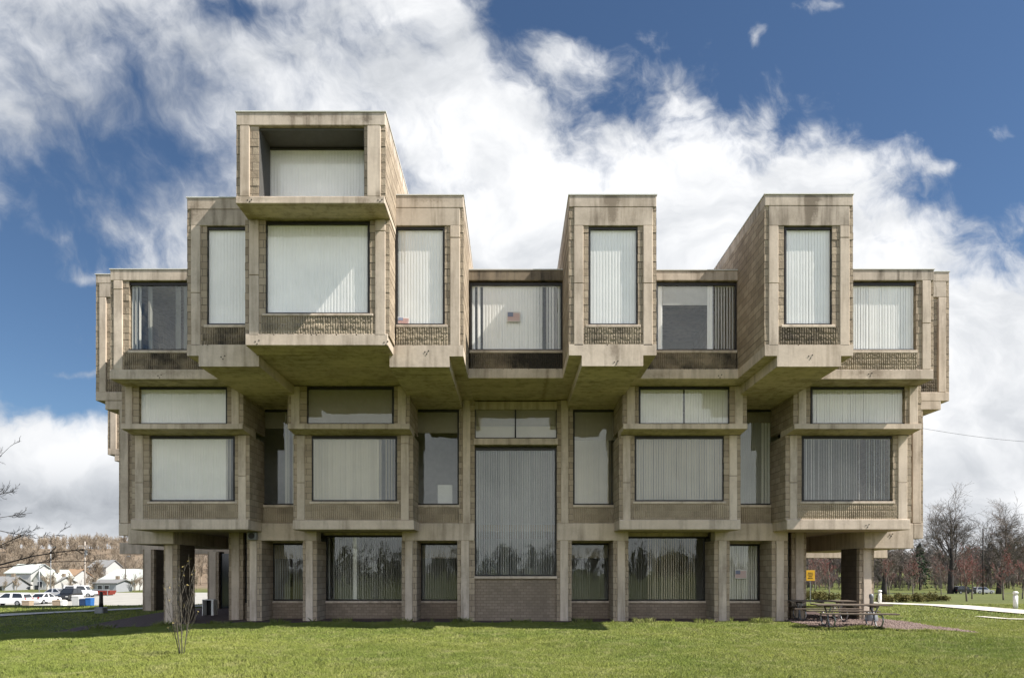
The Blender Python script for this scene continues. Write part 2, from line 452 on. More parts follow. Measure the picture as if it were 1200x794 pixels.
# mulch under and just in front of the building (wavy edge to the lawn)
def mul_fn(s,t):
    x=K*(-14.5+26.2*s); front=K*(21.05+.12*math.sin(x*.9)+.08*math.sin(x*2.7)+.0*s); back=K*38
    tt=t**2.2
    return x,front+(back-front)*tt
mulch=drape('mulch_bed',mul_fn,120,40,M['mulch'],.03)
# reddish gravel under the picnic tables, tongue running right
def grav_fn(s,t):
    u=8.6+3.7*s
    f=19.35-1.5*s+.10*math.sin(u*2.1)+.07*math.sin(u*5.3); bk=24.5
    return K*(u+.06*math.sin(t*17)*s),K*(f+(bk-f)*t)
gravel=drape('gravel_bed',grav_fn,60,16,M['chips'],.045)
# walkways
strip('concrete_path',[(K*20.2,K*22),(K*20.3,K*28),(K*20.6,K*36),(K*21.2,K*44),(K*20.6,K*52),(K*18,K*60)],1.9*K,M['path'],.05,60)
strip('side_path',[(K*16.7,K*24.4),(K*16.85,K*23.2),(K*18.6,K*22.6)],.4,M['path'],.045,16)
strip('west_path',[(K*-30,K*22.5),(K*-22.5,K*26.8),(K*-20.2,K*28.6),(K*-17.5,K*31.4),(K*-13.5,K*35),(K*-8,K*39)],1.4*K,M['path'],.05,50)
# car park and far road
drape('parking_lot',lambda s,t:(K*(-150+150*s),K*(64+62*t)),40,20,M['asphalt'],.06)
strip('road',[(K*40,K*149),(K*90,K*150),(K*150,K*154)],6,M['road'],.06,30)

# ------------------------------------------------------------------ the building
ORG=(0,K*21.6,0.05)
bld=thing('government_building','brutalist government building of stacked concrete frames, ribbed block and jutting window boxes','building',ORG)
def add(name,mat,mb,parent=bld,smooth=False):
    return mb.build(name,M[mat] if isinstance(mat,str) else mat,parent,ORG,smooth)
def zk(z): return z*K
def wall(pxl,pxr,D,D0,D1,z0,z1,mat='brick',name='wall',course=.2):
    """block wall laid in courses; px measured at depth D, spans depth D0..D1"""
    x0,x1=sorted((PX(pxl,D),PX(pxr,D))); mb=MB(); z=z0*K; zt=z1*K; j=.006
    k0=math.floor(z/course)
    zs=[z]+[c*course for c in range(k0+1,int(zt/course)+1) if z+.03<c*course<zt-.03]+[zt]
    for a,b_ in zip(zs[:-1],zs[1:]):
        e=random.uniform(0,.012); f=random.uniform(0,.012); g=random.uniform(0,.012)
        mb.box(x0-e*.8,x1+f*.8,D0*K-g,D1*K,a,b_)
    return add(name,mat,mb)
def cbx(name,mat,pxl,pxr,D,depth,z0,z1,c=.015,dz=0):
    mb=MB(); mb.cbox(PX(pxl,D),PX(pxr,D),D*K,(D+depth)*K,z0*K+dz,z1*K+dz,c); return add(name,mat,mb)
def ribs(pxl,pxr,D,front,z0,z1,mat='rib',rough=.5):
    x0,x1=sorted((PX(pxl,D),PX(pxr,D))); Y=front*K; z0*=K; z1*=K
    pitch=.066; n=max(4,int(round((x1-x0)/pitch))); pitch=(x1-x0)/n
    nz=max(6,int((z1-z0)/.045)); V=[];F=[]
    cols=[]
    for i in range(n):
        for (fx,dp) in ((.0,.032),(.18,0.),(.62,0.),(.80,.032)): cols.append((x0+(i+fx)*pitch,dp,i))
    cols.append((x1,.032,n))
    bz=rs.uniform(0,1,(n+1,nz+1)); 
    for r in range(nz+1):
        z=z0+(z1-z0)*r/nz
        joint=.02 if (abs((z/.2)-round(z/.2))*.2<.02 and 0<r<nz) else 0
        for (x,dp,i) in cols:
            brk=0
            if dp==0: brk=rough*.028*max(0,bz[i,r]-.35)+joint*.5
            V.append((x+rs.uniform(-.003,.003),Y+dp+brk,z))
    m=len(cols)
    for r in range(nz):
        for c in range(m-1):
            a=r*m+c; F.append((a,a+1,a+m+1,a+m))
    # close the back so it has thickness
    nb=len(V); V+=[(x0,Y+.12,z0),(x1,Y+.12,z0),(x1,Y+.12,z1),(x0,Y+.12,z1)]
    F2=[tuple(f) for f in F]
    F2+=[tuple(range(0,m))[::-1]+(nb,nb+1)] if False else []
    mb=MB(); mb.v=V; mb.f=F2+[(nb,nb+3,nb+2,nb+1),(0,nb,nb+1,m-1),(nz*m,nz*m+m-1,nb+2,nb+3)]
    mb.f+=[(nb,)+tuple(r*m for r in range(nz+1))+(nb+3,),(nb+1,nb+2)+tuple(r*m+m-1 for r in range(nz,-1,-1))]
    return add('spandrel',mat,mb)
def window(pxl,pxr,D,z0,z1,blind=None,glass='glass',bars=(),fw=.055):
    """frame + pane + blinds. px measured at D; glass stands at D"""
    x0,x1=sorted((PX(pxl,D),PX(pxr,D))); y=D*K; z0*=K; z1*=K
    mb=MB()
    mb.box(x0,x0+fw,y-.03,y+.05,z0,z1); mb.box(x1-fw,x1,y-.03,y+.05,z0,z1)
    mb.box(x0+fw,x1-fw,y-.028,y+.05,z0,z0+fw); mb.box(x0+fw,x1-fw,y-.028,y+.05,z1-fw*1.3,z1)
    for bpx in bars:
        xb=PX(bpx,D); mb.box(xb-.025,xb+.025,y-.025,y+.045,z0+fw,z1-fw*1.3)
    w=add('window','frame',mb)
    mb=MB(); mb.box(x0+.02,x1-.02,y+.005,y+.013,z0+.02,z1-.02); add('pane',glass,mb,w)
    if blind:
        for seg in blind:
            kind=seg[0]
            if kind=='v':                      # vanes: (v, s0,s1, angle, mat, gapprob, zlo)
                _,s0,s1,ang,mat,*rest=seg
                gap=rest[0] if rest else 0; zl=rest[1] if len(rest)>1 else 0; jit=rest[2] if len(rest)>2 else 4
                mb=MB(); a0=x0+fw+(x1-x0-2*fw)*s0; a1=x0+fw+(x1-x0-2*fw)*s1
                n=max(2,int((a1-a0)/.083)); st=(a1-a0)/n; yb=y+.075
                zt=z1-fw-.02; zb=z0+fw*.8+(z1-z0)*zl
                for i in range(n):
                    if random.random()<gap: continue
                    xc=a0+(i+.5)*st; an=R(ang+random.uniform(-jit,jit)); hw=.0455
                    dx=hw*math.cos(an); dy=hw*math.sin(an); sw=random.uniform(-.006,.006)
                    zb_=zb+random.uniform(0,.012)
                    # slight S curve in section: three points, slight thickness
                    cx,cy=xc-.009*math.sin(an),yb-.009*math.cos(an)
                    for (p,q) in (((xc-dx,yb-dy),(cx,cy)),((cx,cy),(xc+dx,yb+dy))):
                        mb.quad((p[0]+sw,p[1],zb_),(q[0]+sw,q[1],zb_),(q[0],q[1],zt),(p[0],p[1],zt))
                mb.box(a0,a1,yb-.03,yb+.03,zt,zt+.03)
                add('blind',mat,mb,w)
            elif kind=='p':                    # opaque panel behind glass (p,s0,s1,t0,t1,mat)
                _,s0,s1,t0,t1,mat=seg
                mb=MB(); mb.box(x0+fw+(x1-x0-2*fw)*s0,x0+fw+(x1-x0-2*fw)*s1,y+.06,y+.09,z0+fw+(z1-z0-2*fw)*t0,z0+fw+(z1-z0-2*fw)*t1)
                add('panel',mat,mb,w)
    return w
def sill(pxl,pxr,D,z0,z1,depth=.25,mat='conc'):
    return cbx('sill',mat,pxl,pxr,D,depth,z0,z1,.01)
VC=[('v',0,1,6,'blind',0,0,2)]
def side(D,back,x0,x1,x2,x3,zb,zt,pd=.32):
    """one flank of a bay: outer block strip, concrete pier, block jamb"""
    if x0 is not None: wall(x0,x1,D,D+.03,back,zb,zt)
    if zt-zb>2.2:
        zm=zb+(zt-zb)*random.choice((.44,.52,.9)); g=.004
        mb=MB(); a_,b_=PX(x1,D),PX(x2,D); e=random.uniform(0,.006)
        mb.cbox(a_,b_,D*K,(D+pd)*K,zb*K,zm*K-g,.014); mb.cbox(a_,b_,D*K-e,(D+pd)*K,zm*K+g,zt*K,.014); add('pier','conc',mb)
    else: cbx('pier','conc',x1,x2,D,pd,zb,zt)
    wall(x2,x3,D,D+.035,D+.45,zb,zt,name='jamb')

ZR=11.06
_e=[0]
def eps(): _e[0]+=1; return .0011*((_e[0]*12)%37)
def roofslab(pxl,pxr,D,back,z0,z1,mat='head'):
    e=eps(); mb=MB(); mb.cbox(PX(pxl,D),PX(pxr,D),D*K,back*K,z0*K,z1*K+e,.015); add('roof',mat,mb)
    mb=MB(); mb.box(PX(pxl,D)-.02,PX(pxr,D)+.02,D*K-.02,back*K+.02,z1*K+e+.002,z1*K+e+.03); add('flashing','flash',mb)
def floor(name,pxl,pxr,D,back,z0,z1,mat='conc'):
    e=eps(); mb=MB(); mb.cbox(PX(pxl,D),PX(pxr,D),D*K,back*K,z0*K+e,z1*K+e,.015); add(name,mat,mb)

# ---- slab and beams: front faces pale concrete, undersides the same casting
def tower(x,beam,zr,ribmat_,flankL=True,flankR=True,blind=VC,back=24.):
    D=17.2; x0,x1,x2,x3,x4,x5,x6,x7=x
    zb=7.33; hb=10.35; cap=zr-.27
    roofslab(x0,x7,D,back,cap,zr)
    cbx('lintel','head',x1 if flankL else x0,x6 if flankR else x7,D+.004,.4,hb,cap)
    if flankL: side(D,back,x0,x1,x2,x3,zb,hb); wall(x0,x1,D,D+.03,D+.5,hb,cap,name='wall')
    if flankR: side(D,back,x7,x6,x5,x4,zb,hb); wall(x7,x6,D,D+.03,D+.5,hb,cap,name='wall')
    # upper part of the flank walls behind the lintel
    for fl,a,b_ in ((flankL,x0,x1),(flankR,x7,x6)):
        if fl: wall(a,b_,D,D+.5,back,hb,cap)
    window(x3,x4,D+.09,7.86,hb,blind)
    sill(x3-3 if flankL else x3,x4+3 if flankR else x4,D-.0,7.79,7.86)
    ribs(x2+2 if flankL else x3,x5-2 if flankR else x4,D,D-.0,zb,7.79,ribmat_,.9)
    e=eps(); a0,a1,b0,b1=PX(x0,D),PX(x7,D),PX(beam[0],D),PX(beam[1],D)
    if b0<a0: a0=b0+.002
    zt_,zm_,zl_=7.33*K+e,7.05*K+e,6.78*K+e; c=.012
    poly=[(b0+c,zl_),(b1-c,zl_),(b1,zl_+c),(b1,zm_),(a1-c,zm_),(a1,zm_+c),(a1,zt_),(a0,zt_),(a0,zm_+c),(a0+c,zm_),(b0,zm_),(b0,zl_+c)]
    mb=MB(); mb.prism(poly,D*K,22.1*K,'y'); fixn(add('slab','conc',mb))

tower((219,223.5,234.6,241.6,298,299,300,300.5),(232.8,303.4),11.03,'ribdark',True,False)
tower((462,462.3,463,463.9,521.3,527.4,539,543),(456.5,526.6),11.07,'rib',False,True)
tower((666.8,672.5,683.7,689.5,748,753.8,765,769.3),(681.8,753.8),11.09,'rib')
tower((896.3,901,912.4,919,976,984.5,995.8,1000),(910.7,985.6),11.12,'ribdark',blind=[('v',0,1,7,'blind',0,0,5)])

# ---- main jutting box
D=16.45
side(D,24,287,291.6,303,310.5,7.33,10.12); side(D,24,456,451.5,439.4,433.4,7.33,10.12)
window(310.5,433.4,D+.09,7.855,10.10,[('v',0,1,6,'blind',0,0,2)])
sill(307,437,D-.01,7.795,7.855); ribs(305,437,D,D-.0,7.33,7.795,'rib',1.0)
floor('slab',287.3,454.5,D-.0,20.4,7.053,7.333)
# ---- upper box with deep loggia
D=15.75
floor('slab',276,450.8,D,22,10.12,10.29)
side(D,22,276.7,280.7,292.3,302.4,10.29,11.93); side(D,22,451.3,446,430,426.8,10.29,11.93,)
roofslab(276.6,451.5,D,22.,11.93,12.21)
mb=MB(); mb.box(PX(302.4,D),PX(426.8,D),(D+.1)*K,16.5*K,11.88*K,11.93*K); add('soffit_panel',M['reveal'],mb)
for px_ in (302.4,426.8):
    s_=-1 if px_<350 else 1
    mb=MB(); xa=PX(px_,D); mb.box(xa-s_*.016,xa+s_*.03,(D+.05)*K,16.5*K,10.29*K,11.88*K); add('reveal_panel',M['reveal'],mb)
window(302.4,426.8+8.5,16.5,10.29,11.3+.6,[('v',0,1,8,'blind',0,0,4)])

# ---- fourth storey bays set back between the towers
D=19.25; hb=9.84; zr=10.11
def bay4(xl,xr,flank,xw,blind,ribm,glass='glass',headmat='head'):
    x0=flank[0] if flank and flank[4]=='L' else xl
    x7=flank[0] if flank and flank[4]=='R' else xr
    roofslab(x0,x7,D,30,hb,zr,headmat)
    if flank: side(D,26,*flank[:4],7.33,hb)
    window(xw[0],xw[1],D+.10,7.88,hb-.04,blind,glass)
    sill(xw[0]-1,xw[1]+1,D,7.80,7.88); ribs(xw[0]-(6 if flank and flank[4]=='L' else 0),xw[1]+(1 if flank and flank[4]=='R' else 0),D,D+.0,7.33,7.80,ribm,.8)
bay4(130,262,(129,132.8,143.4,150.5,'L'),(150.5,258),[('v',.0,.12,70,'blind'),('v',.2,.23,60,'blinddark'),('v',.50,1,60,'blinddark',.6)],'ribdark','glassdark')
floor('slab',128.3,300,D,40,7.048,7.33)
M['ribsoot']=ribmat('ribbed_block_soot',(.24,.19,.13),(.02,.018,.016),.75,[(PX(640,D),7.55*K,.75,.6,1.0),(PX(628,D),7.75*K,.9,.25,.7)])
M['headsoot']=concrete('sooty_concrete',(.26,.21,.15),(.045,.04,.035),1.3,1.2)
bay4(549,660,None,(551.0,659.0),[('v',0,.28,12,'blind',.06,0,14),('v',.28,.70,6,'blind',0,0,2),('v',.70,1,35,'blind',.15,0,25)],M['ribsoot'],headmat=M['headsoot'])
floor('slab',547.0,661.3,D,40,7.052,7.332)
bay4(749,864.8,None,(754,863.2),[('v',.155,.19,5,'blind'),('p',.20,.70,.70,1,'room'),('v',.70,.76,8,'blind'),('v',.78,1,40,'blind',0),],'ribdark')  # pale grey panel stands in for a reflection in the upper glass
floor('slab',735,872,D,40,7.05,7.331)
bay4(957,1094.6,(1094.6,1091,1081,1074.7,'R'),(958,1074.7),[('v',0,1,8,'blind',0,0,10)],'rib')
floor('slab',945,1094,D,40,7.049,7.329)
# far slab joining everything, roof core
floor('slab',150,1075,20.3,40,7.10,7.28)
mb=MB(); mb.box(PX(140,21.7),PX(1080,21.7),22.5*K,40*K,9.86*K,10.02*K); add('roof','head',mb)
# inner walls, so rooms have backs
for a,b_,dd,z0,z1 in ((150,1075,24.5,7.3,10.0),(150,1070,25.2,3.1,7.1),(289,923,26.5,0,2.9)):
    mb=MB(); mb.box(PX(a,21.7),PX(b_,21.7),dd*K,(dd+.2)*K,z0*K,z1*K); add('inner_wall','room',mb)
# room cross walls of the upper storey (also carry the loggia)
for px_ in (300,462,):
    pass

# ---- storeys two and three: projecting boxes
def boxunit(l3,l2,slab,ledge,w3,w2,b3,b2,ribm='ribclean',g2='glass',g3='glass',left=True,right=True):
    D3=19.95; D2=20.5
    a=l3; side(D3,21.75,a[0],a[1],a[2],a[3],5.92,7.06); side(D3,21.75,a[7],a[6],a[5],a[4],5.92,7.06)
    window(w3[0],w3[1],D3+.10,5.94,7.045,b3,g3)
    b_=l2; side(D2,21.75,b_[0],b_[1],b_[2],b_[3],3.18,5.73); side(D2,21.75,b_[7],b_[6],b_[5],b_[4],3.18,5.73)
    window(w2[0],w2[1],D2+.10,3.745,5.705,b2,g2)
    sill(w2[0]-2,w2[1]+2,D2+.0,3.675,3.745); ribs(b_[2]+1,b_[5]-1,D2,D2+.01,3.18,3.675,ribm,.35)
    # shading ledge with sloped underside
    x0=PX(ledge[0],D3); x1=PX(ledge[1],D3); mb=MB(); y0=(D3-.03)*K; yb=(D2+.45)*K
    poly=[(y0,5.80*K),(yb,5.70*K),(yb,5.93*K),(y0,5.945*K)]
    mb.prism(poly,x0,x1,'x'); fixn(add('ledge','conc',mb))
    # floor slab
    e=eps(); mb=MB(); mb.cbox(PX(slab[0],D2),PX(slab[1],D2),(D2-.03)*K,21.9*K,2.895*K,3.175*K+e,.015); add('slab','conc',mb)
boxunit((142.5,146,155,161.8,266,271,280,284.5),(154.5,158,167.6,174.4,275,279,288,292),(153.7,291.3),(142.4,284.6),(161.8,267),(174.4,275.5),
        [('v',0,1,6,'blindpale',0,0,2)],[('v',0,.90,6,'blindpale',0,0,3),('v',.90,1,72,'blindpale',.3)])
boxunit((337,341,351,359,461.6,466,475.4,479.7),(343.7,347.7,357,364.6,465.4,469.6,479,483.7),(343.3,485.3),(337.6,480),(359,461.6),(364.6,465.4),
        [('p',0,1,0,1,'panel'),],[('v',0,.18,24,'blindtan',0,0,12),('v',.18,.80,18,'blindtan',0,0,14),('v',.80,1,70,'blindtan',.2)],g2='glassdark',g3='glassdark')
boxunit((730,734.7,744,748.5,855.6,861.7,870.7,875.4),(726,730,739,743.7,849,854.8,864,868),(725.6,867.5),(730.4,875.6),(748.5,855.8),(743.7,849),
        [('v',0,.49,10,'blindpale',0,0,4),('v',.51,1,10,'blindpale',0,0,4)],[('v',0,1,30,'blindtan',0,0,6)],g2='glassdark')
boxunit((930.4,936,945,950,1061.4,1065.8,1076,1080),(921,925.8,934.5,939.7,1047,1052.7,1063.5,1068.5),(921.7,1066.3),(930.6,1079.6),(950,1061.4),(939.7,1047),
        [('v',0,1,10,'blindpale',0,0,7)],[('v',0,1,66,'blind',.10,0,12)],g2='glassdark')

# ---- recessed bays between the boxes (plane of the columns)
D=21.6
def recess(x0,x1,blind,glass='glassdark',x0w=None,x1w=None):
    window(x0,x1,D+.15,3.75,6.78,blind,glass)
    sill(x0,x1,D+.04,3.67,3.75,.2); ribs(x0,x1,D,D+.06,3.17,3.67,'ribclean',.3)
recess(296,352,[('p',0,1,.82,1,'panel'),('v',.62,1,60,'blind',.25),('v',0,.3,70,'blinddark',.6)])
recess(483,538,[('p',0,1,.77,1,'panel'),])
recess(671.5,717+20,[('p',0,1,.69,1,'panel'),('v',0,.66,14,'blindtan',0,0,6),('v',.66,.8,60,'blindtan')])
recess(850,914,[('p',0,1,.88,1,'panel'),('v',.1,.68,18,'blinddark',0,0,4),('v',.68,.86,10,'blind')])
cbx('lintel','conc',290,920,21.72,.4,6.79,7.045)
# items seen on the sill inside the second recess
mb=MB(); mb.box(PX(513,22.2),PX(530,22.2),22.2*K,22.35*K,3.30*K,4.45*K); o=add('cupboard','whitep',mb)
# header bands with column heads
for a,b_ in ((289,371),(471,556),(652.6,736.5),(838,923.6)):
    cbx('beam','conc',a,b_,D-.004,.5,2.615,3.165)
# columns
for s0,c0,c1,s1 in ((289,292.4,300.5,306),(354.6,357.9,366.4,371),(470.7,474.5,483.3,487.9),(536,540,549.6,556),(652.6,656.4,665.7,669.9),(719,723.6,732.7,736.5),(837.7,842.3,851.6,855.4),(905,910,919,923.8)):
    cen=s0 in (536,652.6)
    top=2.615
    wall(s0,c0,D,D+.04,D+1.15,-.1,top,name='column_side'); wall(c1,s1,D,D+.04,D+1.15,-.1,top,name='column_side')
    cbx('column','conc',c0,c1,D,.9,-.1,top)
# centre pilasters above the header band
for s0,c0,c1,s1 in ((538,542.2,551,556),(652.8,657.5,666,671.5)):
    wall(s0,c0,D,D+.04,D+.6,3.165,7.06,name='pilaster_side'); wall(c1,s1,D,D+.04,D+.6,3.165,7.06,name='pilaster_side')
    cbx('pilaster','conc',c0,c1,D,.4,3.165,7.06)
# centre bay
window(555.5,653.5,D+.16,5.85,6.90,[('p',0,1,.42,1,'panel'),('p',0,.5,0,.40,'blindtan'),('p',.505,1,0,.40,'blindtan')],'glassdark',bars=(604,))
cbx('ledge','conc',555,654,D-.05,.35,5.64,5.84)
window(556,652,D+.16,1.49,5.56,[('v',0,1,58,'blinddark',0,0,9)],'glassdark')
sill(555.5,652.8,D+.02,1.41,1.49,.3)
mb=MB(); mb.box(PX(555.7,D),PX(652.6,D),(D+.1)*K,(D+.5)*K,-.1,1.41*K); add('base_wall','brickfloor',mb)
# ground-floor windows, set deep behind the columns
DG=22.7
def gwin(x0,x1,zt,blind,glass='glassdark',wx0=None,wx1=None):
    window(x0,x1,DG,.665,zt,blind,glass)
    sill(x0-1,x1+1,DG-.12,.59,.665,.25)
    mb=MB(); mb.box(PX(x0-3,DG),PX(x1+3,DG),(DG-.08)*K,(DG+.3)*K,-.1,.59*K); add('base_wall','brickfloor',mb)
    cbx('lintel','conc',x0-3,x1+3,DG-.06,.5,zt,3.0,.01)
gwin(319,366,2.58,[('p',0,1,.74,1,'panel'),('v',0,1,64,'blinddark',.08)])
gwin(382,478,2.84,[('v',0,.12,75,'blinddark',.3),('v',.12,.33,62,'blinddark',0),('v',.33,.36,5,'blind'),('v',.37,1,62,'blinddark',0,0,8)])
gwin(493,544,2.58,[('p',0,1,.75,1,'panel'),('v',0,1,68,'blinddark',0)])
gwin(663,714,2.58,[('p',0,1,.75,1,'panel'),('v',0,1,70,'blinddark',.12)])
gwin(729,826.5,2.80,[('v',0,.30,72,'blinddark',.1),('v',.30,.9,50,'blindtan',0,0,10)])
gwin(843,890,2.55,[('v',0,1,24,'blind',0,0,8)],'glassdark')
for a,b_,z0,z1 in ((299,985,2.90,3.04),):
    mb=MB(); mb.box(PX(139,21.7)+.4,PX(1082,21.7)-.4,21.95*K,39.8*K,2.92*K,3.14*K); add('slab','soffit',mb)
mb=MB(); mb.box(PX(292,21.6),PX(921,21.6),22.8*K,39*K,-.1,.12); add('ground_floor','room',mb)
# end walls of the enclosed ground floor
wall(292,296,21.6,22.8,39,-.1,2.92,name='wall'); wall(916,920,21.6,22.8,39,-.1,2.92,name='wall')
# set-back end piers and the dark glass slot beside them
D=22.4
for s0,c0,c1,s1,w0,w1 in ((268,271,280.3,284.5,284.5,300),(928,932.5,942,945,915,928)):
    wall(s0,c0,D,D+.03,D+.9,-.1,2.93,name='column_side'); wall(c1,s1,D,D+.03,D+.9,-.1,2.93,name='column_side'); cbx('column','conc',c0,c1,D,.8,-.1,2.93)
    mb=MB(); mb.box(PX(w0,D),PX(w1,D),(D+.2)*K,(D+.25)*K,.6*K,2.9*K); add('dark_panel','darkglass',mb)
    mb=MB(); mb.box(PX(w0,D),PX(w1,D),(D+.15)*K,(D+.35)*K,-.1,.6*K); add('base_wall','brickfloor',mb)
# three-dot tie holes on slab and beam ends
for px_,py_,d_ in ((290,243.5,15.745),(443,243.5,15.745),(299,400,16.445),(450,401,16.445),(259,418,17.19),(498,412,17.19),(185,440,19.24),(720,424,17.19),(948,417,17.19),(842,440,19.24),(1018,438,19.24),(1015,615,20.46),(1043,626,21.68)):
    for ox,oz in ((0,0),(.10,.03),(.05,-.06)):
        cx=PX(px_,d_)+ox; cz=PZ(py_,d_)+oz; n=7
        if py_==243.5: cz=10.2*K+oz*.6
        ring=[(cx+.017*math.cos(2*math.pi*i/n),cz+.017*math.sin(2*math.pi*i/n)) for i in range(n)]
        mb=MB(); mb.prism(ring,d_*K-.003,d_*K+.02,'y'); fixn(add('tie_hole','frame',mb))
# wall-mounted floodlight on the first column head
D=21.6
mb=MB(); mb.cbox(PX(291.8,D),PX(302.4,D),(D-.18)*K,(D-.006)*K,PZ(632.5,D),PZ(623,D),.03); lamp=add('floodlight','metalgrey',mb)
mb=MB(); cx=PX(297.3,D); cz=PZ(627.7,D); n=16
ring=[(cx+.105*math.cos(2*math.pi*i/n),cz+.105*math.sin(2*math.pi*i/n)) for i in range(n)]
mb.prism(ring,(D-.21)*K,(D-.17)*K,'y'); fixn(add('lens','frame',mb,lamp))

# ---- wings: flank towers seen end-on left and right
D=21.7
def wing(x,hx,beam,zr,inner,dd=21.7,back=30):
    x0,x1,x2,x3=x     # outer edge, pier, pier inner, jamb end (towards the centre)
    zb=7.33; cap=zr-.27
    a,b_=sorted((x0,inner))
    roofslab(a,b_,dd,back,cap,zr)
    cbx('lintel','head',x1,inner,dd+.004,.4,10.35,cap)
    wall(x0,x1,dd,dd+.03,back,zb,cap); cbx('pier','conc',x1,x2,dd,.3,zb,10.35)
    wall(x2,inner,dd,dd+.06,dd+.5,zb,10.35)
    e=eps(); mb=MB(); mb.cbox(PX(a,dd),PX(b_,dd),dd*K,back*K,7.05*K+e,7.33*K+e,.015); add('slab','conc',mb)
    mb=MB(); mb.cbox(PX(beam[0],dd),PX(beam[1],dd),(dd+.005)*K,back*K,6.78*K,7.06*K,.015); add('beam','conc',mb)
wing((112,116,124,129),None,(123,175),11.06,190)
wing((1112.6,1109,1100,1094),None,(1040,1103),11.12,1040)
ribs(124,150,D,D+.03,7.33,7.75,'ribdark',.8); ribs(1076,1099,D,D+.03,7.33,7.75,'ribdark',.8)
wing((126,129,136,139),None,(134,180),11.06,200,31.9,38)
# storeys two/three flank walls seen end-on
for x0,x1,x2,x3 in ((139,140.5,150,172),(1082,1079.5,1069.5,1040)):
    wall(x0,x1,D,D+.03,38,3.17,7.06); cbx('pier','conc',x1,x2,D,.3,3.17,7.06); wall(x2,x3,D,D+.06,D+.5,3.17,7.06)
# west and east beams and legs below
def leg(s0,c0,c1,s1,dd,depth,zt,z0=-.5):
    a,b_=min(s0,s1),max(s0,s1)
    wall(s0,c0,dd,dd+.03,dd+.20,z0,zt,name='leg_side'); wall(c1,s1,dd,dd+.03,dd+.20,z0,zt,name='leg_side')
    wall(s0,c0,dd,dd+.21,dd+depth,z0,zt,'brickshade','leg_side'); wall(c1,s1,dd,dd+.21,dd+depth,z0,zt,'brickshade','leg_side')  # same block behind the front strip, with shade put into the colour
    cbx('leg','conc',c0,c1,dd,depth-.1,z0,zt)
for segs,leg_ in (([(150,203,2.51),(139,150,2.78)],None),([(1013,1070.7,2.37),(1070.7,1082,2.68)],None)):
    for k_,(a,b_,z) in enumerate(segs):
        mb=MB(); mb.cbox(PX(a,D),PX(b_,D),(D-.002-.003*k_)*K,(D+(5.5 if k_==0 else .8))*K,z*K,3.165*K-.003*k_,.015); add('beam','conc',mb)
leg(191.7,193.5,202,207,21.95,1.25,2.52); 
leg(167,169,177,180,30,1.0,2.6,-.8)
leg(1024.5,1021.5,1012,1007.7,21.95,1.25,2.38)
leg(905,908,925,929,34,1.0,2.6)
# far beam across the back of the east undercroft, lit from behind
mb=MB(); mb.cbox(PX(900,30),PX(1040,30),30*K,30.4*K,2.22*K,2.6*K,.015); add('beam','conc',mb)
mb=MB(); mb.cbox(PX(140,31),PX(300,31),31*K,31.4*K,2.42*K,2.93*K,.015); add('beam','conc',mb)
# glazed lobby at the back of the west undercroft
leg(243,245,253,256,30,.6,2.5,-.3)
mb=MB(); mb.box(PX(256,30.2),PX(285,30.2),30.2*K,30.25*K,-.1,2.42*K); add('lobby_glazing','darkglass',mb)

# ------------------------------------------------------------------ flag posters behind glass
def flag(pxl,pxr,py0,py1,D,label,tilt=0):
    x0,x1=PX(pxl,D),PX(pxr,D); z1,z0=PZ(py0,D),PZ(py1,D); w=x1-x0; h=z1-z0
    t=thing('flag_poster',label,'poster',((x0+x1)/2,D*K,z0),0,'flag posters taped in the windows'); t.rotation_euler=(0,tilt,0)
    mb=MB(); mb.box(-w/2,w/2,0,.006,0,h); mb.build('backing',M['paper'],t)
    mb=MB()
    for i in range(7): mb.box(-w*.44,w*.44,-.004,-.0005,h*(.1+i*.8/6.5/1.0*.93),h*(.1+i*.8/6.5*.93)+h*.055)
    mb.build('stripes',M['flagred'],t)
    mb=MB(); mb.box(-w*.44,-w*.04,-.007,-.0045,h*.50,h*.92); mb.build('canton',M['flagblue'],t)
flag(594,610,365,376.8,19.335,'flag poster in the centre top-floor window above the sooty ribbed panel')
flag(861,875,667,677.5,22.69,'flag poster in the ground-floor window beside the right-hand end columns')
flag(465.5,479.5,371.5,379.5,17.275,'small slumped flag poster on the sill of the tall window beside the big left box',.06)

# ------------------------------------------------------------------ grass blades
def blades(n,u0,u1,d0,d1,hmin,hmax,wid,power=1.0):
    d=d0+(d1-d0)*rs.uniform(0,1,n)**power
    half=.80*d+2.2
    u=rs.uniform(-1,1,n)*half; u=np.clip(u,u0,u1)+rs.uniform(-.02,.02,n)
    return u,d,rs.uniform(hmin,hmax,n),wid
def keep(u,d):
    front=21.05+.12*np.sin(u*K*.9)+.08*np.sin(u*K*2.7)
    k=~((d>front-.02)&(u>-14.5)&(u<11.7))
    s=np.clip((u-8.6)/3.7,0,1); g0=19.35-1.5*s+.10*np.sin(u*2.1)+.07*np.sin(u*5.3)
    k&=~((u>8.6)&(u<12.33)&(d>g0+.03)&(d<24.5))
    k&=~((d>21)&(np.abs(u-20.5)<1.25))
    # west path
    px_=np.array([-30,-22.5,-20.2,-17.5,-13.5,-8]); pd=np.array([22.5,26.8,28.6,31.4,35,39])
    k&=~(np.abs(d-np.interp(u,px_,pd))<.95*(u<-8)+0.0)
    return k
sets=[blades(500000,-40,40,9.6,15.5,.02,.062,.0042,.8),blades(340000,-40,40,15.2,22.0,.02,.06,.0065),blades(110000,-40,40,21,36,.03,.07,.013)]
n=9000; ue=rs.uniform(-14,8.6,n); de=21.0+.12*np.sin(ue*K*.9)+.08*np.sin(ue*K*2.7)-np.abs(rs.normal(0,.06,n))
he=rs.uniform(.05,.15,n)*(.5+.9*(np.sin(ue*5.1)*np.sin(ue*1.7+1)>0)); sets.append((ue,de,he,.006))
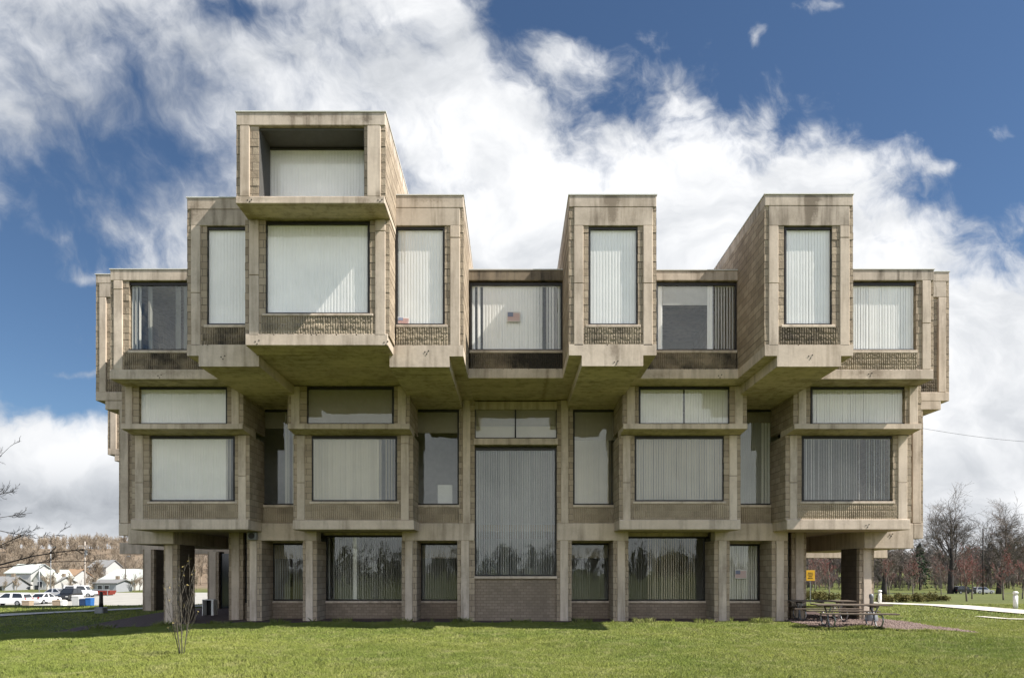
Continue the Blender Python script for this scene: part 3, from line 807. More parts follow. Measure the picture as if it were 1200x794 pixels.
n=3000; ue=rs.uniform(8.6,12.3,n); se=(ue-8.6)/3.7; de=19.30-1.5*se+.10*np.sin(ue*2.1)+.07*np.sin(ue*5.3)-np.abs(rs.normal(0,.07,n)); sets.append((ue,de,rs.uniform(.04,.12,n),.006))
VV=[];FF=[];off=0
for u,d,h,w in sets:
    k=keep(u,d); u=u[k];d=d[k];h=h[k]; n=len(u)
    x=u*K;y=d*K;z=hgt(x,y)
    cl=np.sin(x*2.3+np.sin(y*1.9)*2)*np.sin(y*2.1+np.sin(x*1.3)*2); h=h*(1+.45*cl)*(1+.3*np.sin(x*.55+1)*np.sin(y*.8))
    a=rs.uniform(0,2*math.pi,n); la=rs.uniform(0,2*math.pi,n); ln=h*rs.uniform(.2,1.1,n)
    ww=w*rs.uniform(.6,1.3,n)
    dx=np.cos(a)*ww;dy=np.sin(a)*ww
    tipx=x+np.cos(la)*ln; tipy=y+np.sin(la)*ln
    mx=x+np.cos(la)*ln*.35; my=y+np.sin(la)*ln*.35; mz=z+h*.62
    P=np.stack([np.stack([x-dx,y-dy,z-.01],-1),np.stack([x+dx,y+dy,z-.01],-1),np.stack([mx+dx*.7,my+dy*.7,mz],-1),np.stack([tipx,tipy,z+h],-1),np.stack([mx-dx*.7,my-dy*.7,mz],-1)],1).reshape(-1,3)
    b=np.arange(n)*5+off
    FF.append(np.stack([b,b+1,b+2,b+3,b+4],-1)); VV.append(P); off+=5*n
lawn=np_mesh('lawn_grass',np.concatenate(VV),np.concatenate(FF),M['blade']); tag(lawn,'short spring lawn in front of the building','grass',None,'stuff')
# loose chips on the gravel bed
n=5200; s_=rs.uniform(0,1,n); t_=rs.uniform(0,1,n); mbv=[];mbf=[]
for i in range(n):
    x,y=grav_fn(float(s_[i]),float(t_[i])); z=float(hgt(x,y))+.05; r=rs.uniform(.012,.035)
    a=rs.uniform(0,6.28); b=len(mbv)
    for q in range(3): mbv.append((x+r*math.cos(a+q*2.1),y+r*math.sin(a+q*2.1),z+rs.uniform(-.01,.01)))
    mbv.append((x,y,z+r*.8)); mbf+=[(b,b+1,b+3),(b+1,b+2,b+3),(b+2,b,b+3)]
o=np_mesh('gravel_chips',np.array(mbv),np.array(mbf),M['chips']); tag(o,'loose reddish wood chips and gravel by the picnic tables','gravel',None,'stuff')

# ------------------------------------------------------------------ picnic tables
def picnic(label,x,y,rz,L=2.2):
    t=thing('picnic_table',label,'picnic table',(x,y,float(hgt(x,y))+.05),rz,'picnic tables beside the undercroft')
    mb=MB()
    for i in range(5): mb.cbox(-L/2,L/2,-.36+i*.146,-.36+i*.146+.138,.65,.69,.006)
    for xx in (-L*.3,0,L*.3): mb.box(xx-.04,xx+.04,-.34,.34,.605,.649)
    mb.build('tabletop',M['oldwood'],t)
    for sgn in (-1,1):
        mb=MB()
        for i in range(2): mb.cbox(-L/2,L/2,sgn*.70-.145+i*.147,sgn*.70-.145+i*.147+.14,.41,.45,.006)
        mb.build('bench',M['oldwood'],t)
    for sx in (-L*.31,L*.31):
        mb=MB()
        # crossing tubes that curve out to carry the benches
        for sg in (-1,1):
            pts=[(sx,sg*-.24,.62),(sx,sg*.02,.38),(sx,sg*.20,.06),(sx,sg*.28,.02),(sx,sg*.52,.02),(sx,sg*.66,.08),(sx,sg*.76,.22),(sx,sg*.70,.36),(sx,sg*.6,.40),(sx,sg*.5,.385)]
            mb.tube([(a+.025*sg,b,c) for a,b,c in pts],.024,7)
        mb.tube([(sx,-.26,.605),(sx,.26,.605)],.022,7)
        mb.build('leg',M['galv'],t,smooth=True)
picnic('picnic table nearest the lawn with weathered plank top and curved tube legs',PX(997,19.3),19.3*K,R(-7))
picnic('second picnic table, half hidden behind the end column and the nearer table',PX(962,21.6),21.7*K,R(-5))
# smokers' post
x,y=PX(1021,21.35),21.35*K
t=thing('ash_receptacle','grey smokers post with wide round base at the foot of the right leg','ash bin',(x,y,float(hgt(x,y))+.02))
mb=MB(); mb.lathe([(.20,0),(.215,.05),(.20,.22),(.16,.31),(.09,.36),(.06,.38)],sides=20); mb.build('base',M['metalgrey'],t,smooth=True)
mb=MB(); mb.lathe([(.06,.36),(.055,.80),(.07,.82),(.075,.90),(.06,.95),(.02,.97)],sides=16); mb.build('neck',M['metalgrey'],t,smooth=True)
# a similar pedestal left of the building
x,y=PX(118.5,28.6),28.6*K
t=thing('pedestal_bin','dark pedestal post on a square concrete block beside the left path','pedestal',(x,y,float(hgt(x,y))))
mb=MB(); mb.cbox(-.2*1.0,.2,-.2,.2,-.1,.30,.03); mb.build('base',M['metalgrey'],t)
mb=MB(); mb.lathe([(.10,.30),(.085,.5),(.075,.95),(.05,1.0)],sides=14); mb.build('post',M['frame'],t,smooth=True)
# yellow sign
x,y=PX(949.5,39),39*K; zs=float(hgt(x,y))
t=thing('road_sign','yellow square sign on thin grey post beside the path, behind the end column','sign',(x,y,zs))
mb=MB(); mb.tube([(0,0,-.1),(0,0,1.75)],.028,6); mb.build('post',M['galv'],t)
zc=PZ(673.8,39)-zs; mb=MB(); mb.cbox(-.27,.27,-.045,-.025,zc-.33,zc+.33,.006); f_=mb.build('sign_face',M['yellow'],t)
mb=MB()
for k_,(dz,w_) in enumerate(((.16,.15),(.05,.18),(-.06,.12),(-.17,.16))):
    for q in range(4):
        xx=-w_+q*w_*.5; mb.box(xx,xx+w_*.36,-.052,-.047,zc+dz-.025,zc+dz+.025)
mb.build('lettering',M['frame'],f_)
# bollard lights by the path
def bollard(px,D,H,label):
    x,y=PX(px,D),D*K
    t=thing('bollard_light',label,'bollard',(x,y,float(hgt(x,y))),0,'bollard lights along the path')
    mb=MB(); mb.lathe([(.10,-.05),(.10,H*.76)],sides=16); mb.build('post',M['whitep'],t,smooth=True)
    mb=MB(); mb.lathe([(.085,H*.76),(.085,H*.87)],sides=16); mb.build('lens',M['lampglass'],t,smooth=True)
    mb=MB(); mb.lathe([(.115,H*.87),(.12,H*.93),(.08,H*.99),(.02,H)],sides=16); mb.build('cap',M['whitep'],t,smooth=True)
bollard(1190,29.3,.86,'white bollard light at the right edge on the near side of the path')
bollard(1031,38,.84,'white bollard light beside the right leg, in front of the junipers')

# ------------------------------------------------------------------ plants
def rndunit():
    while True:
        v=Vector((random.uniform(-1,1),random.uniform(-1,1),random.uniform(-1,1)))
        if .05<v.length<1: return v.normalized()
def grow(mb,p,d,L,r,lvl,P,tips=None):
    seg=P['seg'][min(lvl,len(P['seg'])-1)]; pts=[p.copy()]; rad=[r]; dirs=[d.copy()]
    rend=r*P['taper']
    for i in range(seg):
        d=(d+rndunit()*P['wob']*(1 if lvl else .35)+Vector((0,0,P['up'][min(lvl,len(P['up'])-1)]))).normalized()
        p=p+d*(L/seg); pts.append(p.copy()); dirs.append(d.copy()); rad.append(r+(rend-r)*(i+1)/seg)
    mb[min(lvl,1)].tube(pts,[max(q,P['rmin']) for q in rad],6 if lvl==0 else (4 if lvl==1 else 3),lvl<1)
    if lvl>=P['max']:
        if tips is not None: tips.append((pts,dirs))
        return
    n=P['n'][min(lvl,len(P['n'])-1)]; lo=P['lo'][min(lvl,len(P['lo'])-1)]
    for k in range(n):
        tt=lo+(1-lo)*((k+random.random()*.9)/n)
        f=tt*seg; i=min(int(f),seg-1); q=pts[i].lerp(pts[i+1],f-i); dd=dirs[i]
        ax=dd.cross(rndunit()); 
        if ax.length<.1: continue
        ax.normalize()
        nd=Matrix.Rotation(R(random.uniform(*P['ang'])),3,ax)@dd
        rr=(r+(rend-r)*tt)*P['rr']
        grow(mb,q,nd,L*P['lr']*random.uniform(.65,1.15)*(1.15-.45*tt if lvl==0 else 1),rr,lvl+1,P,tips)
    # leader carries on
    if lvl==0 and P.get('lead',1):
        grow(mb,p,d,L*P['lr']*.9,rend,1,P,tips)
def tree(name,label,cat,x,y,P,H,rad,bark,group=None,seed=1,buds=None,leanx=0,zoff=0,twig=None):
    random.seed(seed)
    z=float(hgt(x,y))+zoff
    t=thing(name,label,cat,(x,y,z),0,group)
    mb=[MB(),MB()]; tips=[] if buds else None
    grow(mb,Vector((0,0,-.2)),Vector((leanx,0,1)).normalized(),H,rad,0,P,tips)
    mb[0].build('trunk',M[bark],t,smooth=True); mb[1].build('crown',M[twig or bark],t)
    if buds:
        matb,size,cnt=buds; m3=MB()
        for pts,dirs in tips:
            for _ in range(cnt):
                i=random.randrange(len(pts)-1); c=pts[i].lerp(pts[i+1],random.random())+rndunit()*size*.8
                a=rndunit()*size; b=rndunit()*size
                n=len(m3.v); m3.v+=[tuple(c-a*.5),tuple(c+b*.5),tuple(c+a*.6)]; m3.f.append((n,n+1,n+2))
        m3.build('buds',M[matb],t)
    return t
OAK=dict(seg=[5,6,5,4,3,2],wob=.15,up=[.02,.07,.06,.05,.03,.0],taper=.40,rmin=.02,max=5,n=[8,6,5,4,4],lo=[.42,.22,.2,.15,.1],ang=(25,58),rr=.60,lr=.72)
MAPLE=dict(seg=[5,4,3,2],wob=.16,up=[.02,.14,.12,.1],taper=.4,rmin=.006,max=3,n=[11,7,5],lo=[.28,.2,.15],ang=(25,50),rr=.5,lr=.52)
g='big bare oaks beyond the road'
tree('oak_tree','huge bare oak with wide spreading crown, tallest tree right of the building','tree',PX(1114,150),150*K,dict(OAK),11.2,.75,'barkdark',g,5,twig='twiggrey')
tree('oak_tree','large bare oak cut by the right edge of the picture','tree',PX(1170,140),140*K,dict(OAK),10.0,.62,'barkdark',g,14,leanx=.18,twig='twiggrey')
tree('oak_tree','dark twin-stemmed bare tree seen low behind the right concrete leg','tree',PX(1036,120),120*K,dict(OAK,max=4),6.0,.6,'barkdark',g,9,twig='twiggrey')
g='young red-budded maples on the lawn'
for i,(px,D,H,lab) in enumerate(((1133,46,3.0,'red-budded young maple in front of the parked dark car'),(1139,58,3.6,'red-budded maple just right of the dark car, behind a nearer one'),
    (1176,52,3.3,'red-budded young maple near the right edge of the lawn'),(1070,70,3.8,'pale red-budded maple standing above the juniper bed'),(972,60,3.6,'pale leafless maple with reddish haze seen under the building between the columns'),
    (1042,85,4.4,'red-budded maple close beside the right concrete leg'),(1198,60,3.6,'red-budded maple cut by the right edge of the picture'),(1103,95,5.0,'small red-budded maple left of the big oak trunk'),(955,75,4.2,'reddish maple behind the yellow sign'))):
    tree('maple_tree',lab,'tree',PX(px,D),D*K,MAPLE,H*.9,.055+.004*H,'barkgrey',g,40+i,buds=('redbud',.065,4 if D<65 else 4))
# evergreen behind
def evergreen(label,px,D,H,Wd,seed):
    random.seed(seed); x,y=PX(px,D),D*K
    t=thing('evergreen_tree',label,'tree',(x,y,float(hgt(x,y))))
    mb=MB(); mb.tube([(0,0,-.2),(0,0,H*.9)],[.25,.05],6); mb.build('trunk',M['barkdark'],t)
    mb=MB()
    for k in range(520):
        f=random.random()**.8; zz=H*(.08+.92*f); rr=Wd*(1-f)**.8*random.uniform(.3,1)*(1+.25*math.sin(f*23)); a=random.uniform(0,6.283)
        c=Vector((rr*math.cos(a),rr*math.sin(a),zz-rr*.25)); u=Vector((math.cos(a),math.sin(a),-.35))*random.uniform(.4,.9); v=rndunit()*random.uniform(.15,.35)
        n=len(mb.v); mb.v+=[tuple(c-u*.5+v),tuple(c+u*.6),tuple(c-u*.5-v)]; mb.f.append((n,n+1,n+2))
    mb.build('crown',M['evergreen'],t)
evergreen('dark evergreen close behind the right corner of the building',1078,172,13,4.6,3)
# junipers along the path
def juniper(label,px,D,Wd,H,seed):
    random.seed(seed); x,y=PX(px,D),D*K
    t=thing('juniper_shrub',label,'shrub',(x,y,float(hgt(x,y))),0,'low junipers beside the path')
    mb=MB()
    for k in range(9):
        a=random.uniform(0,6.28); mb.tube([(0,0,0),(Wd*.4*math.cos(a),Wd*.3*math.sin(a),H*.5)],[.03,.012],4)
    mb.build('stems',M['bark'],t)
    mb=MB()
    cl=[(random.uniform(-.42,.42)*Wd,random.uniform(-.3,.3)*Wd,random.uniform(.45,1)*H) for _ in range(9)]
    for k in range(1300):
        c0=random.choice(cl); r_=rndunit()*random.random()**.5*Wd*.17
        c=Vector((c0[0]+r_.x,c0[1]+r_.y,max(.02,c0[2]*random.uniform(.25,1)+r_.z*.4)))
        u=(rndunit()+Vector((0,0,.5))).normalized()*random.uniform(.07,.16); v=rndunit()*.04
        n=len(mb.v); mb.v+=[tuple(c-u*.5+v),tuple(c+u*.7),tuple(c-u*.5-v)]; mb.f.append((n,n+1,n+2))
    mb.build('foliage',M['juniper'],t)
for i,(px,D,Wd,H,lab) in enumerate(((1052,42,1.9,.75,'juniper clump just right of the concrete leg'),(1076,44,2.2,.7,'middle juniper clump on the right lawn'),(1097,47,1.8,.5,'low flat juniper at the right end of its row'),
    (957,50,2.0,.8,'juniper clump under the yellow sign'),(974,50,2.2,.75,'juniper clump seen between the end column and the concrete leg'),(1038,40,1.2,.6,'small juniper behind the white bollard next to the leg'))):
    juniper(lab,px,D,Wd,H,60+i)
# sapling on the lawn
random.seed(3)
x,y=PX(213,13.3),13.3*K
t=thing('lawn_sapling','thin multi-stemmed sapling with first yellowish leaves on the left lawn','sapling',(x,y,float(hgt(x,y))))
mb=[MB(),MB()]; lf=MB(); H=2.05
SAP=dict(seg=[7,4,3],wob=.09,up=[.07,.14,.12],taper=.28,rmin=.0026,max=2,n=[9,4],lo=[.25,.2],ang=(12,30),rr=.55,lr=.30,lead=0)
tips=[]
for k in range(7):
    a=k*.9; d=Vector((.17*math.cos(a)+random.uniform(-.06,.06),.14*math.sin(a),1)).normalized()
    grow(mb,Vector((.03*math.cos(a),.03*math.sin(a),-.05)),d,H*random.uniform(.5,1.0),random.uniform(.008,.012),0,SAP,tips)
for pts,dirs in tips:
    if random.random()<.16:
        for _ in range(2):
            c=pts[-1]+rndunit()*.02; a=rndunit()*.022; b=rndunit()*.016
            n=len(lf.v); lf.v+=[tuple(c),tuple(c+a+b),tuple(c+a*2),tuple(c+a-b)]; lf.f.append((n,n+1,n+2,n+3))
mb[0].build('stems',M['stem'],t,smooth=True); mb[1].build('twigs',M['stem'],t); lf.build('leaves',M['bud'],t)
# bare tree reaching in from the left, trunk outside the frame
random.seed(21)
D=27; x,y=PX(-95,D),D*K; z0=float(hgt(x,y))
t=thing('bare_tree','bare dark tree whose branches reach into the picture from the left edge','tree',(x,y,z0))
tr=MB(); tr.tube([(0,0,-.3),(.03,0,1.2),(-.05,.05,2.6),(.02,.1,4.2),(0,.1,6.2)],[.19,.16,.14,.11,.06],8); tr.build('trunk',M['bark'],t,smooth=True)
cr=[MB(),MB()]
TW=dict(seg=[4,4,3,3],wob=.16,up=[.0,.01,.02,.02],taper=.3,rmin=.0055,max=3,n=[4,4,3],lo=[.25,.2,.2],ang=(18,42),rr=.55,lr=.55)
limbs=[([(-95,655),(-40,672),(0,661),(40,651),(75,646),(112,641)],.055),([(-95,625),(-45,650),(0,640),(25,628),(42,620)],.035),
       ([(-40,672),(10,664),(50,658),(88,657),(118,659)],.03),([(-95,560),(-40,585),(0,578),(22,575)],.03),([(-95,520),(-45,545),(-8,540),(12,522)],.028),([(-95,600),(-40,612),(0,606),(34,600)],.03),([(-40,612),(0,622),(40,630),(70,626)],.022)]
for pl,r in limbs:
    pts=[Vector((PX(a,D)-x,random.uniform(-.25,.25)*(i>0),PZ(b,D)-z0)) for i,(a,b) in enumerate(pl)]
    cr[0].tube(pts,[r*(1-.8*i/(len(pts)-1)) for i in range(len(pts))],6)
    for k in range(9):
        f=random.uniform(.35,1)*(len(pts)-1); i=min(int(f),len(pts)-2); q=pts[i].lerp(pts[i+1],f-i); d=(pts[i+1]-pts[i]).normalized()
        nd=(d+rndunit()*.55+Vector((0,0,.15))).normalized()
        grow(cr,q,nd,random.uniform(.28,.55),r*.38,1,TW)
m_=MB(); m_.v=list(cr[0].v); m_.f=list(cr[0].f); n=len(m_.v); m_.v+=cr[1].v; m_.f+=[tuple(i+n for i in f) for f in cr[1].f]
m_.build('crown',M['barkdark'],t)

# far woods: bare trees packed on the hillside, read as one mass
def woodproto(seed,H=1.0,n1=10,n2=6,n3=3,r=.0045):
    random.seed(seed); mb=[MB(),MB()]
    grow(mb,Vector((0,0,0)),Vector((0,0,1)),.55,.02,0,dict(seg=[3,3,2,2],wob=.12,up=[.02,.16,.12,.08],taper=.5,rmin=r,max=3,n=[n1,n2,n3],lo=[.35,.2,.1],ang=(16,44),rr=.5,lr=.60))
    V=[];F=[]
    for m_ in mb:
        o=len(V); V+=m_.v
        for f in m_.f:
            for k in range(1,len(f)-1): F.append((f[0]+o,f[k]+o,f[k+1]+o))
    V=np.array(V); V/=V[:,2].max(); return V,np.array(F)
protos=[woodproto(s) for s in (1,2,3,4)]
def wood(name,label,pts,mat):
    VV=[];FF=[];off=0
    for (x,y,H) in pts:
        V,F=protos[rs.randint(4)]; a=rs.uniform(0,6.28); c,s=math.cos(a),math.sin(a); sx=H*rs.uniform(.8,1.25)
        W=np.stack([(V[:,0]*c-V[:,1]*s)*sx+x,(V[:,0]*s+V[:,1]*c)*sx+y,V[:,2]*H+float(hgt(x,y))-.3],-1)
        VV.append(W);FF.append(F+off);off+=len(W)
    o=np_mesh(name,np.concatenate(VV),np.concatenate(FF),M[mat]); tag(o,label,'woodland',None,'stuff'); return o
pts=[]
for i in range(680):
    D=rs.uniform(185,370); px=rs.uniform(-60,300); pts.append((PX(px,D),D*K,rs.uniform(5.5,9.5)))
for i in range(60):
    D=rs.uniform(130,178); px=rs.uniform(-40,260); pts.append((PX(px,D),D*K,rs.uniform(3,5.5)))
wood('hillside_wood','brown leafless wood covering the hill behind the houses',pts,'twigbrown')
pts=[]
for i in range(330):
    D=rs.uniform(178,330); px=rs.uniform(920,1260); pts.append((PX(px,D),D*K,rs.uniform(9,15)))
for i in range(330):
    D=rs.uniform(170,215); px=rs.uniform(920,1260); pts.append((PX(px,D),D*K,rs.uniform(2.5,6)))
wood('park_wood','grey leafless wood behind the lawn and the big oaks',pts,'twiggrey')

pts=[]
for i in range(260):
    pts.append((rs.uniform(-150,150),rs.uniform(-120,-72),rs.uniform(5,9)))
for i in range(420):
    pts.append((rs.uniform(-120,120),rs.uniform(-88,-70),rs.uniform(2.5,5.5)))
wood('roadside_wood','dark leafless wood across from the building, seen mirrored in its windows',pts,'barkdark')
# ------------------------------------------------------------------ vehicles
def car(name,label,cat,px,D,rz,paint,kind='suv',L=4.6,W=1.8,H=1.65,group='parked cars'):
    x,y=PX(px,D),D*K
    t=thing(name,label,cat,(x,y,float(hgt(x,y))+.07),rz,group)
    h=H; bl=.56*h
    low=[(-L/2,.35),(-L/2+.06,.28),(L/2-.1,.26),(L/2,.38),(L/2-.02,.62),(L/2-.12,bl*.86),(L*.22,bl),(-L/2+.05,bl*1.02),(-L/2,.7)]
    mb=MB(); mb.prism(low,-W/2+.04,W/2-.04,'y')
    if kind=='sedan': cab=[(L*.24,bl),(L*.05,h*.97),(-L*.02,h),(-L*.18,h*.97),(-L*.36,bl)]
    elif kind=='van': cab=[(L*.30,bl),(L*.20,h*.97),(L*.1,h),(-L*.44,h*.99),(-L*.49,bl)]
    else: cab=[(L*.22,bl),(L*.06,h*.96),(0,h),(-L*.36,h*.98),(-L*.42,h*.93),(-L*.485,bl)]
    # greenhouse: tapers in towards the roof
    n=len(mb.v); m_=len(cab)
    for sgn in (-1,1):
        for (a,b) in cab: f=(b-bl)/(h-bl); mb.v.append((a,sgn*(W/2-.05-.17*f),b))
    mb.f.append(tuple(range(n,n+m_))); mb.f.append(tuple(range(n+m_,n+2*m_))[::-1])
    for i in range(m_-1): mb.f.append((n+i,n+i+1,n+m_+i+1,n+m_+i))
    body=fixn(mb.build('body',M[paint],t))
    # side glass, windscreen, rear screen
    def inset(poly,k=.82):
        cx=sum(p[0] for p in poly)/len(poly); cz=sum(p[1] for p in poly)/len(poly)
        return [(cx+(a-cx)*k,cz+(b-cz)*k) for a,b in poly]
    cabx=[p[0] for p in cab]; mid=(min(cabx)+max(cabx))/2
    for lo,hi in ((min(cabx),mid-.06),(mid+.02,max(cabx))):
        poly=[(max(lo,min(hi,a)),b) for a,b in cab]; q=[]
        for p in inset(poly,.8):
            if not q or (abs(p[0]-q[-1][0])+abs(p[1]-q[-1][1]))>.02: q.append(p)
        for sgn in (-1,1):
            mg=MB(); mg.v=[(a,sgn*(W/2-.05-.17*((b-bl)/(h-bl))+.008),b) for a,b in q]; mg.f=[tuple(range(len(q)))]; mg.build('side_window',M['darkglass'],t)
    for (p,q,nm) in ((cab[0],cab[1],'windscreen'),(cab[-1],cab[-2],'rear_window')):
        mg=MB(); dx=.012 if p[0]>0 else -.012
        a=(p[0]*.9+q[0]*.1,p[1]*.9+q[1]*.1); b=(p[0]*.12+q[0]*.88,p[1]*.12+q[1]*.88)
        mg.quad((a[0]+dx,-W/2+.16,a[1]+.012),(a[0]+dx,W/2-.16,a[1]+.012),(b[0]+dx,W/2-.28,b[1]+.012),(b[0]+dx,-W/2+.28,b[1]+.012)); mg.build(nm,M['darkglass'],t)
    for sx in (-L*.31,L*.32):
        for sgn in (-1,1):
            ring=[(sx+.33*math.cos(a*math.pi/9),.33+.33*math.sin(a*math.pi/9)-.05) for a in range(18)]
            mw=MB(); mw.prism(ring,sgn*(W/2-.2),sgn*(W/2-.005),'y'); w=fixn(mw.build('wheel',M['tyre'],t))
            ring=[(sx+.2*math.cos(a*math.pi/7),.28+.2*math.sin(a*math.pi/7)) for a in range(14)]
            mw=MB(); mw.prism(ring,sgn*(W/2-.05),sgn*(W/2+.006),'y'); fixn(mw.build('rim',M['galv'],w))
    for sgn in (-1,1):
        mw=MB(); mw.cbox(L/2-.10,L/2+.012,sgn*(W/2-.30)-.16,sgn*(W/2-.30)+.16,.60,.74,.02); mw.build('headlight',M['lampglass'],t)
        mw=MB(); mw.cbox(-L/2-.012,-L/2+.10,sgn*(W/2-.20)-.10,sgn*(W/2-.20)+.10,.70,.95,.02); mw.build('taillight',M['taillight'],t)
    mw=MB(); mw.cbox(L/2-.14,L/2+.03,-W/2+.08,W/2-.08,.30,.46,.03); mw.cbox(-L/2-.03,-L/2+.14,-W/2+.08,W/2-.08,.30,.50,.03); mw.build('bumper',M['black'] if kind!='sedan' else M[paint],t)
    return t
car('parked_car','white estate car at the left edge of the picture','car',12,80,R(180),'carwhite','suv',4.9,1.8,1.6)
car('parked_car','white car half hidden behind tan bins in the car park','car',52,84,R(90),'carwhite','sedan',4.5,1.8,1.45)
car('parked_car','silver saloon parked across the back of the car park','car',63,103,R(180),'carsilver','sedan',4.6,1.8,1.5)
car('parked_car','black four-wheel drive parked beside the pale bins','car',81,92,R(-80),'carblack','suv',4.7,1.9,1.85)
car('parked_car','white van at the back of the car park','van',94,106,R(10),'carwhite','van',4.9,1.9,1.9)
car('parked_car','black car on the far road under the right-hand oaks','car',1130,149.3,R(0),'carblack','suv',4.6,1.9,1.8)
car('parked_car','silver car on the far road, nose to tail with the black one','car',1152,149.3,R(0),'carsilver','suv',4.4,1.8,1.6)
# bins and boxes in the car park
def bin_(name,label,cat,px0,px1,py0,D,mat,dep=.8,lid=None,group='bins and boxes at the car park'):
    x0,x1=PX(px0,D),PX(px1,D); xc=(x0+x1)/2; w=(x1-x0)/2; zg=float(hgt(xc,D*K))+.06; h=PZ(py0,D)-zg
    t=thing(name,label,cat,(xc,D*K,zg),0,group)
    mb=MB(); n=0
    mb.prism([(-w*.9,-dep/2*.9),(w*.9,-dep/2*.9),(w*.9,dep/2*.9),(-w*.9,dep/2*.9)],0,h*.9,'z',[(-w,-dep/2),(w,-dep/2),(w,dep/2),(-w,dep/2)]); fixn(mb.build('bin_body',M[mat],t))
    mb=MB(); mb.cbox(-w*1.03,w*1.03,-dep/2-.03,dep/2+.03,h*.9,h,.03); mb.build('lid',M[lid or mat],t)
bin_('storage_bin','tan bin right behind the white estate car','bin',28,37,703,74,'tan')
bin_('storage_bin','tan bin between the white car and the black four-wheel drive','bin',63.5,72.5,702.5,76,'tan')
bin_('storage_bin','slim white bin beside the black four-wheel drive','bin',73,76.5,703,76,'whitep')
bin_('storage_bin','pale grey bin left of the blue ones','bin',87,95,697,76,'lampglass',1.,'whitep')
bin_('storage_bin','dark blue bin of the blue pair','bin',95.3,102,701,76,'navy')
bin_('storage_bin','bright blue bin of the blue pair','bin',102.3,108.5,700,76,'blue')
def skip(px0,px1,py0,D):
    x0,x1=PX(px0,D),PX(px1,D); xc=(x0+x1)/2; w=(x1-x0)/2; zg=float(hgt(xc,D*K))+.06; h=PZ(py0,D)-zg
    t=thing('skip_container','red steel skip at the back of the car park','skip',(xc,D*K,zg))
    mb=MB(); mb.prism([(-w*.8,0.15),(w*.8,.15),(w,h),(-w,h)],-1.,1.,'y'); fixn(mb.build('hopper',M['red'],t))
    mb=MB()
    for q in (-.6,-.2,.2,.6): mb.box(w*q-.05,w*q+.05,-1.07,-.995,.2,h-.05)
    mb.box(-w,w,-1.08,-.99,h-.12,h+.02); mb.build('stiffeners',M['red'],t)
    mb=MB(); mb.box(-w*.7,w*.7,-.7,.7,0,.15); mb.build('skids',M['black'],t)
skip(111,133,691.5,112)
# open shelter roof over the skip area
t=thing('shelter','low dark shelter on posts behind the blue bins','shelter',(PX(112,110),110*K,float(hgt(PX(112,110),110*K))+.05))
zr_=PZ(690.5,110)-t.location.z
mb=MB(); mb.cbox(PX(92,110)-t.location.x,PX(134,110)-t.location.x,-2.2,-1.5,zr_-.1,zr_+.12,.03); mb.build('roof',M['metalgrey'],t)
for pxx in (93,133):
    mb=MB(); mb.tube([(PX(pxx,110)-t.location.x,-1.8,0),(PX(pxx,110)-t.location.x,-1.8,zr_)],.06,6); mb.build('post',M['galv'],t)
# poles
def pole(label,px,pyt,D,arm=True,r=.12,mat='pole',lampm=False,group='poles behind the car park'):
    x,y=PX(px,D),D*K; zg=float(hgt(x,y)); H=PZ(pyt,D)-zg
    t=thing('utility_pole' if arm else 'lamp_post',label,'pole',(x,y,zg),0,group)
    mb=MB(); mb.tube([(0,0,-.3),(0,0,H)],[r,r*.7],7); mb.build('shaft',M[mat],t,smooth=True)
    if arm:
        mb=MB(); mb.box(-1.0,1.0,-.16,-.06,H-.9,H-.76); mb.build('crossarm',M[mat],t)
        mb=MB(); mb.lathe([(.16,H-2.6),(.2,H-2.5),(.2,H-1.75),(.14,H-1.65)],.3,-.1,10); mb.build('transformer',M['metalgrey'],t)
    else:
        mb=MB(); mb.tube([(0,0,H-.1),(.5,0,H+.1)],.04,5); mb.cbox(.4,1.0,-.15,.15,H+.03,H+.16,.03); mb.build('lamp_head',M['metalgrey'],t)
pole('tall pale utility pole with crossarm and transformer near the blue bins',99.6,634,118,True,.17)
pole('thin grey pole between the white houses and the silver saloon',59.5,641,122,False,.09,'galv')
pole('thin grey pole in front of the left white houses',46,662,95,False,.08,'galv')
pole('dark pole with a lamp beside the big white gabled building',147,652,135,False,.11,'bark')
pole('dark pole standing in front of the right oaks on the lawn',1152,619,120,False,.16,'barkdark',group=None)
# low cabinet and white frame under the left overhang
x,y=PX(246,25.5),25.5*K
t=thing('white_cabinet','white open-fronted cabinet standing in the dark left undercroft','cabinet',(x,y,float(hgt(x,y))+.03))
mb=MB(); h=.62; w=.23
mb.box(-w,-w+.03,-.2,.2,0,h); mb.box(w-.09,w,-.2,.2,0,h); mb.box(-w,w,-.2,.2,h,h+.03); mb.build('carcass',M['whitep'],t)
mb=MB(); mb.box(-w+.031,w-.091,.15,.19,0,h-.002); mb.build('back_panel',M['black'],t)

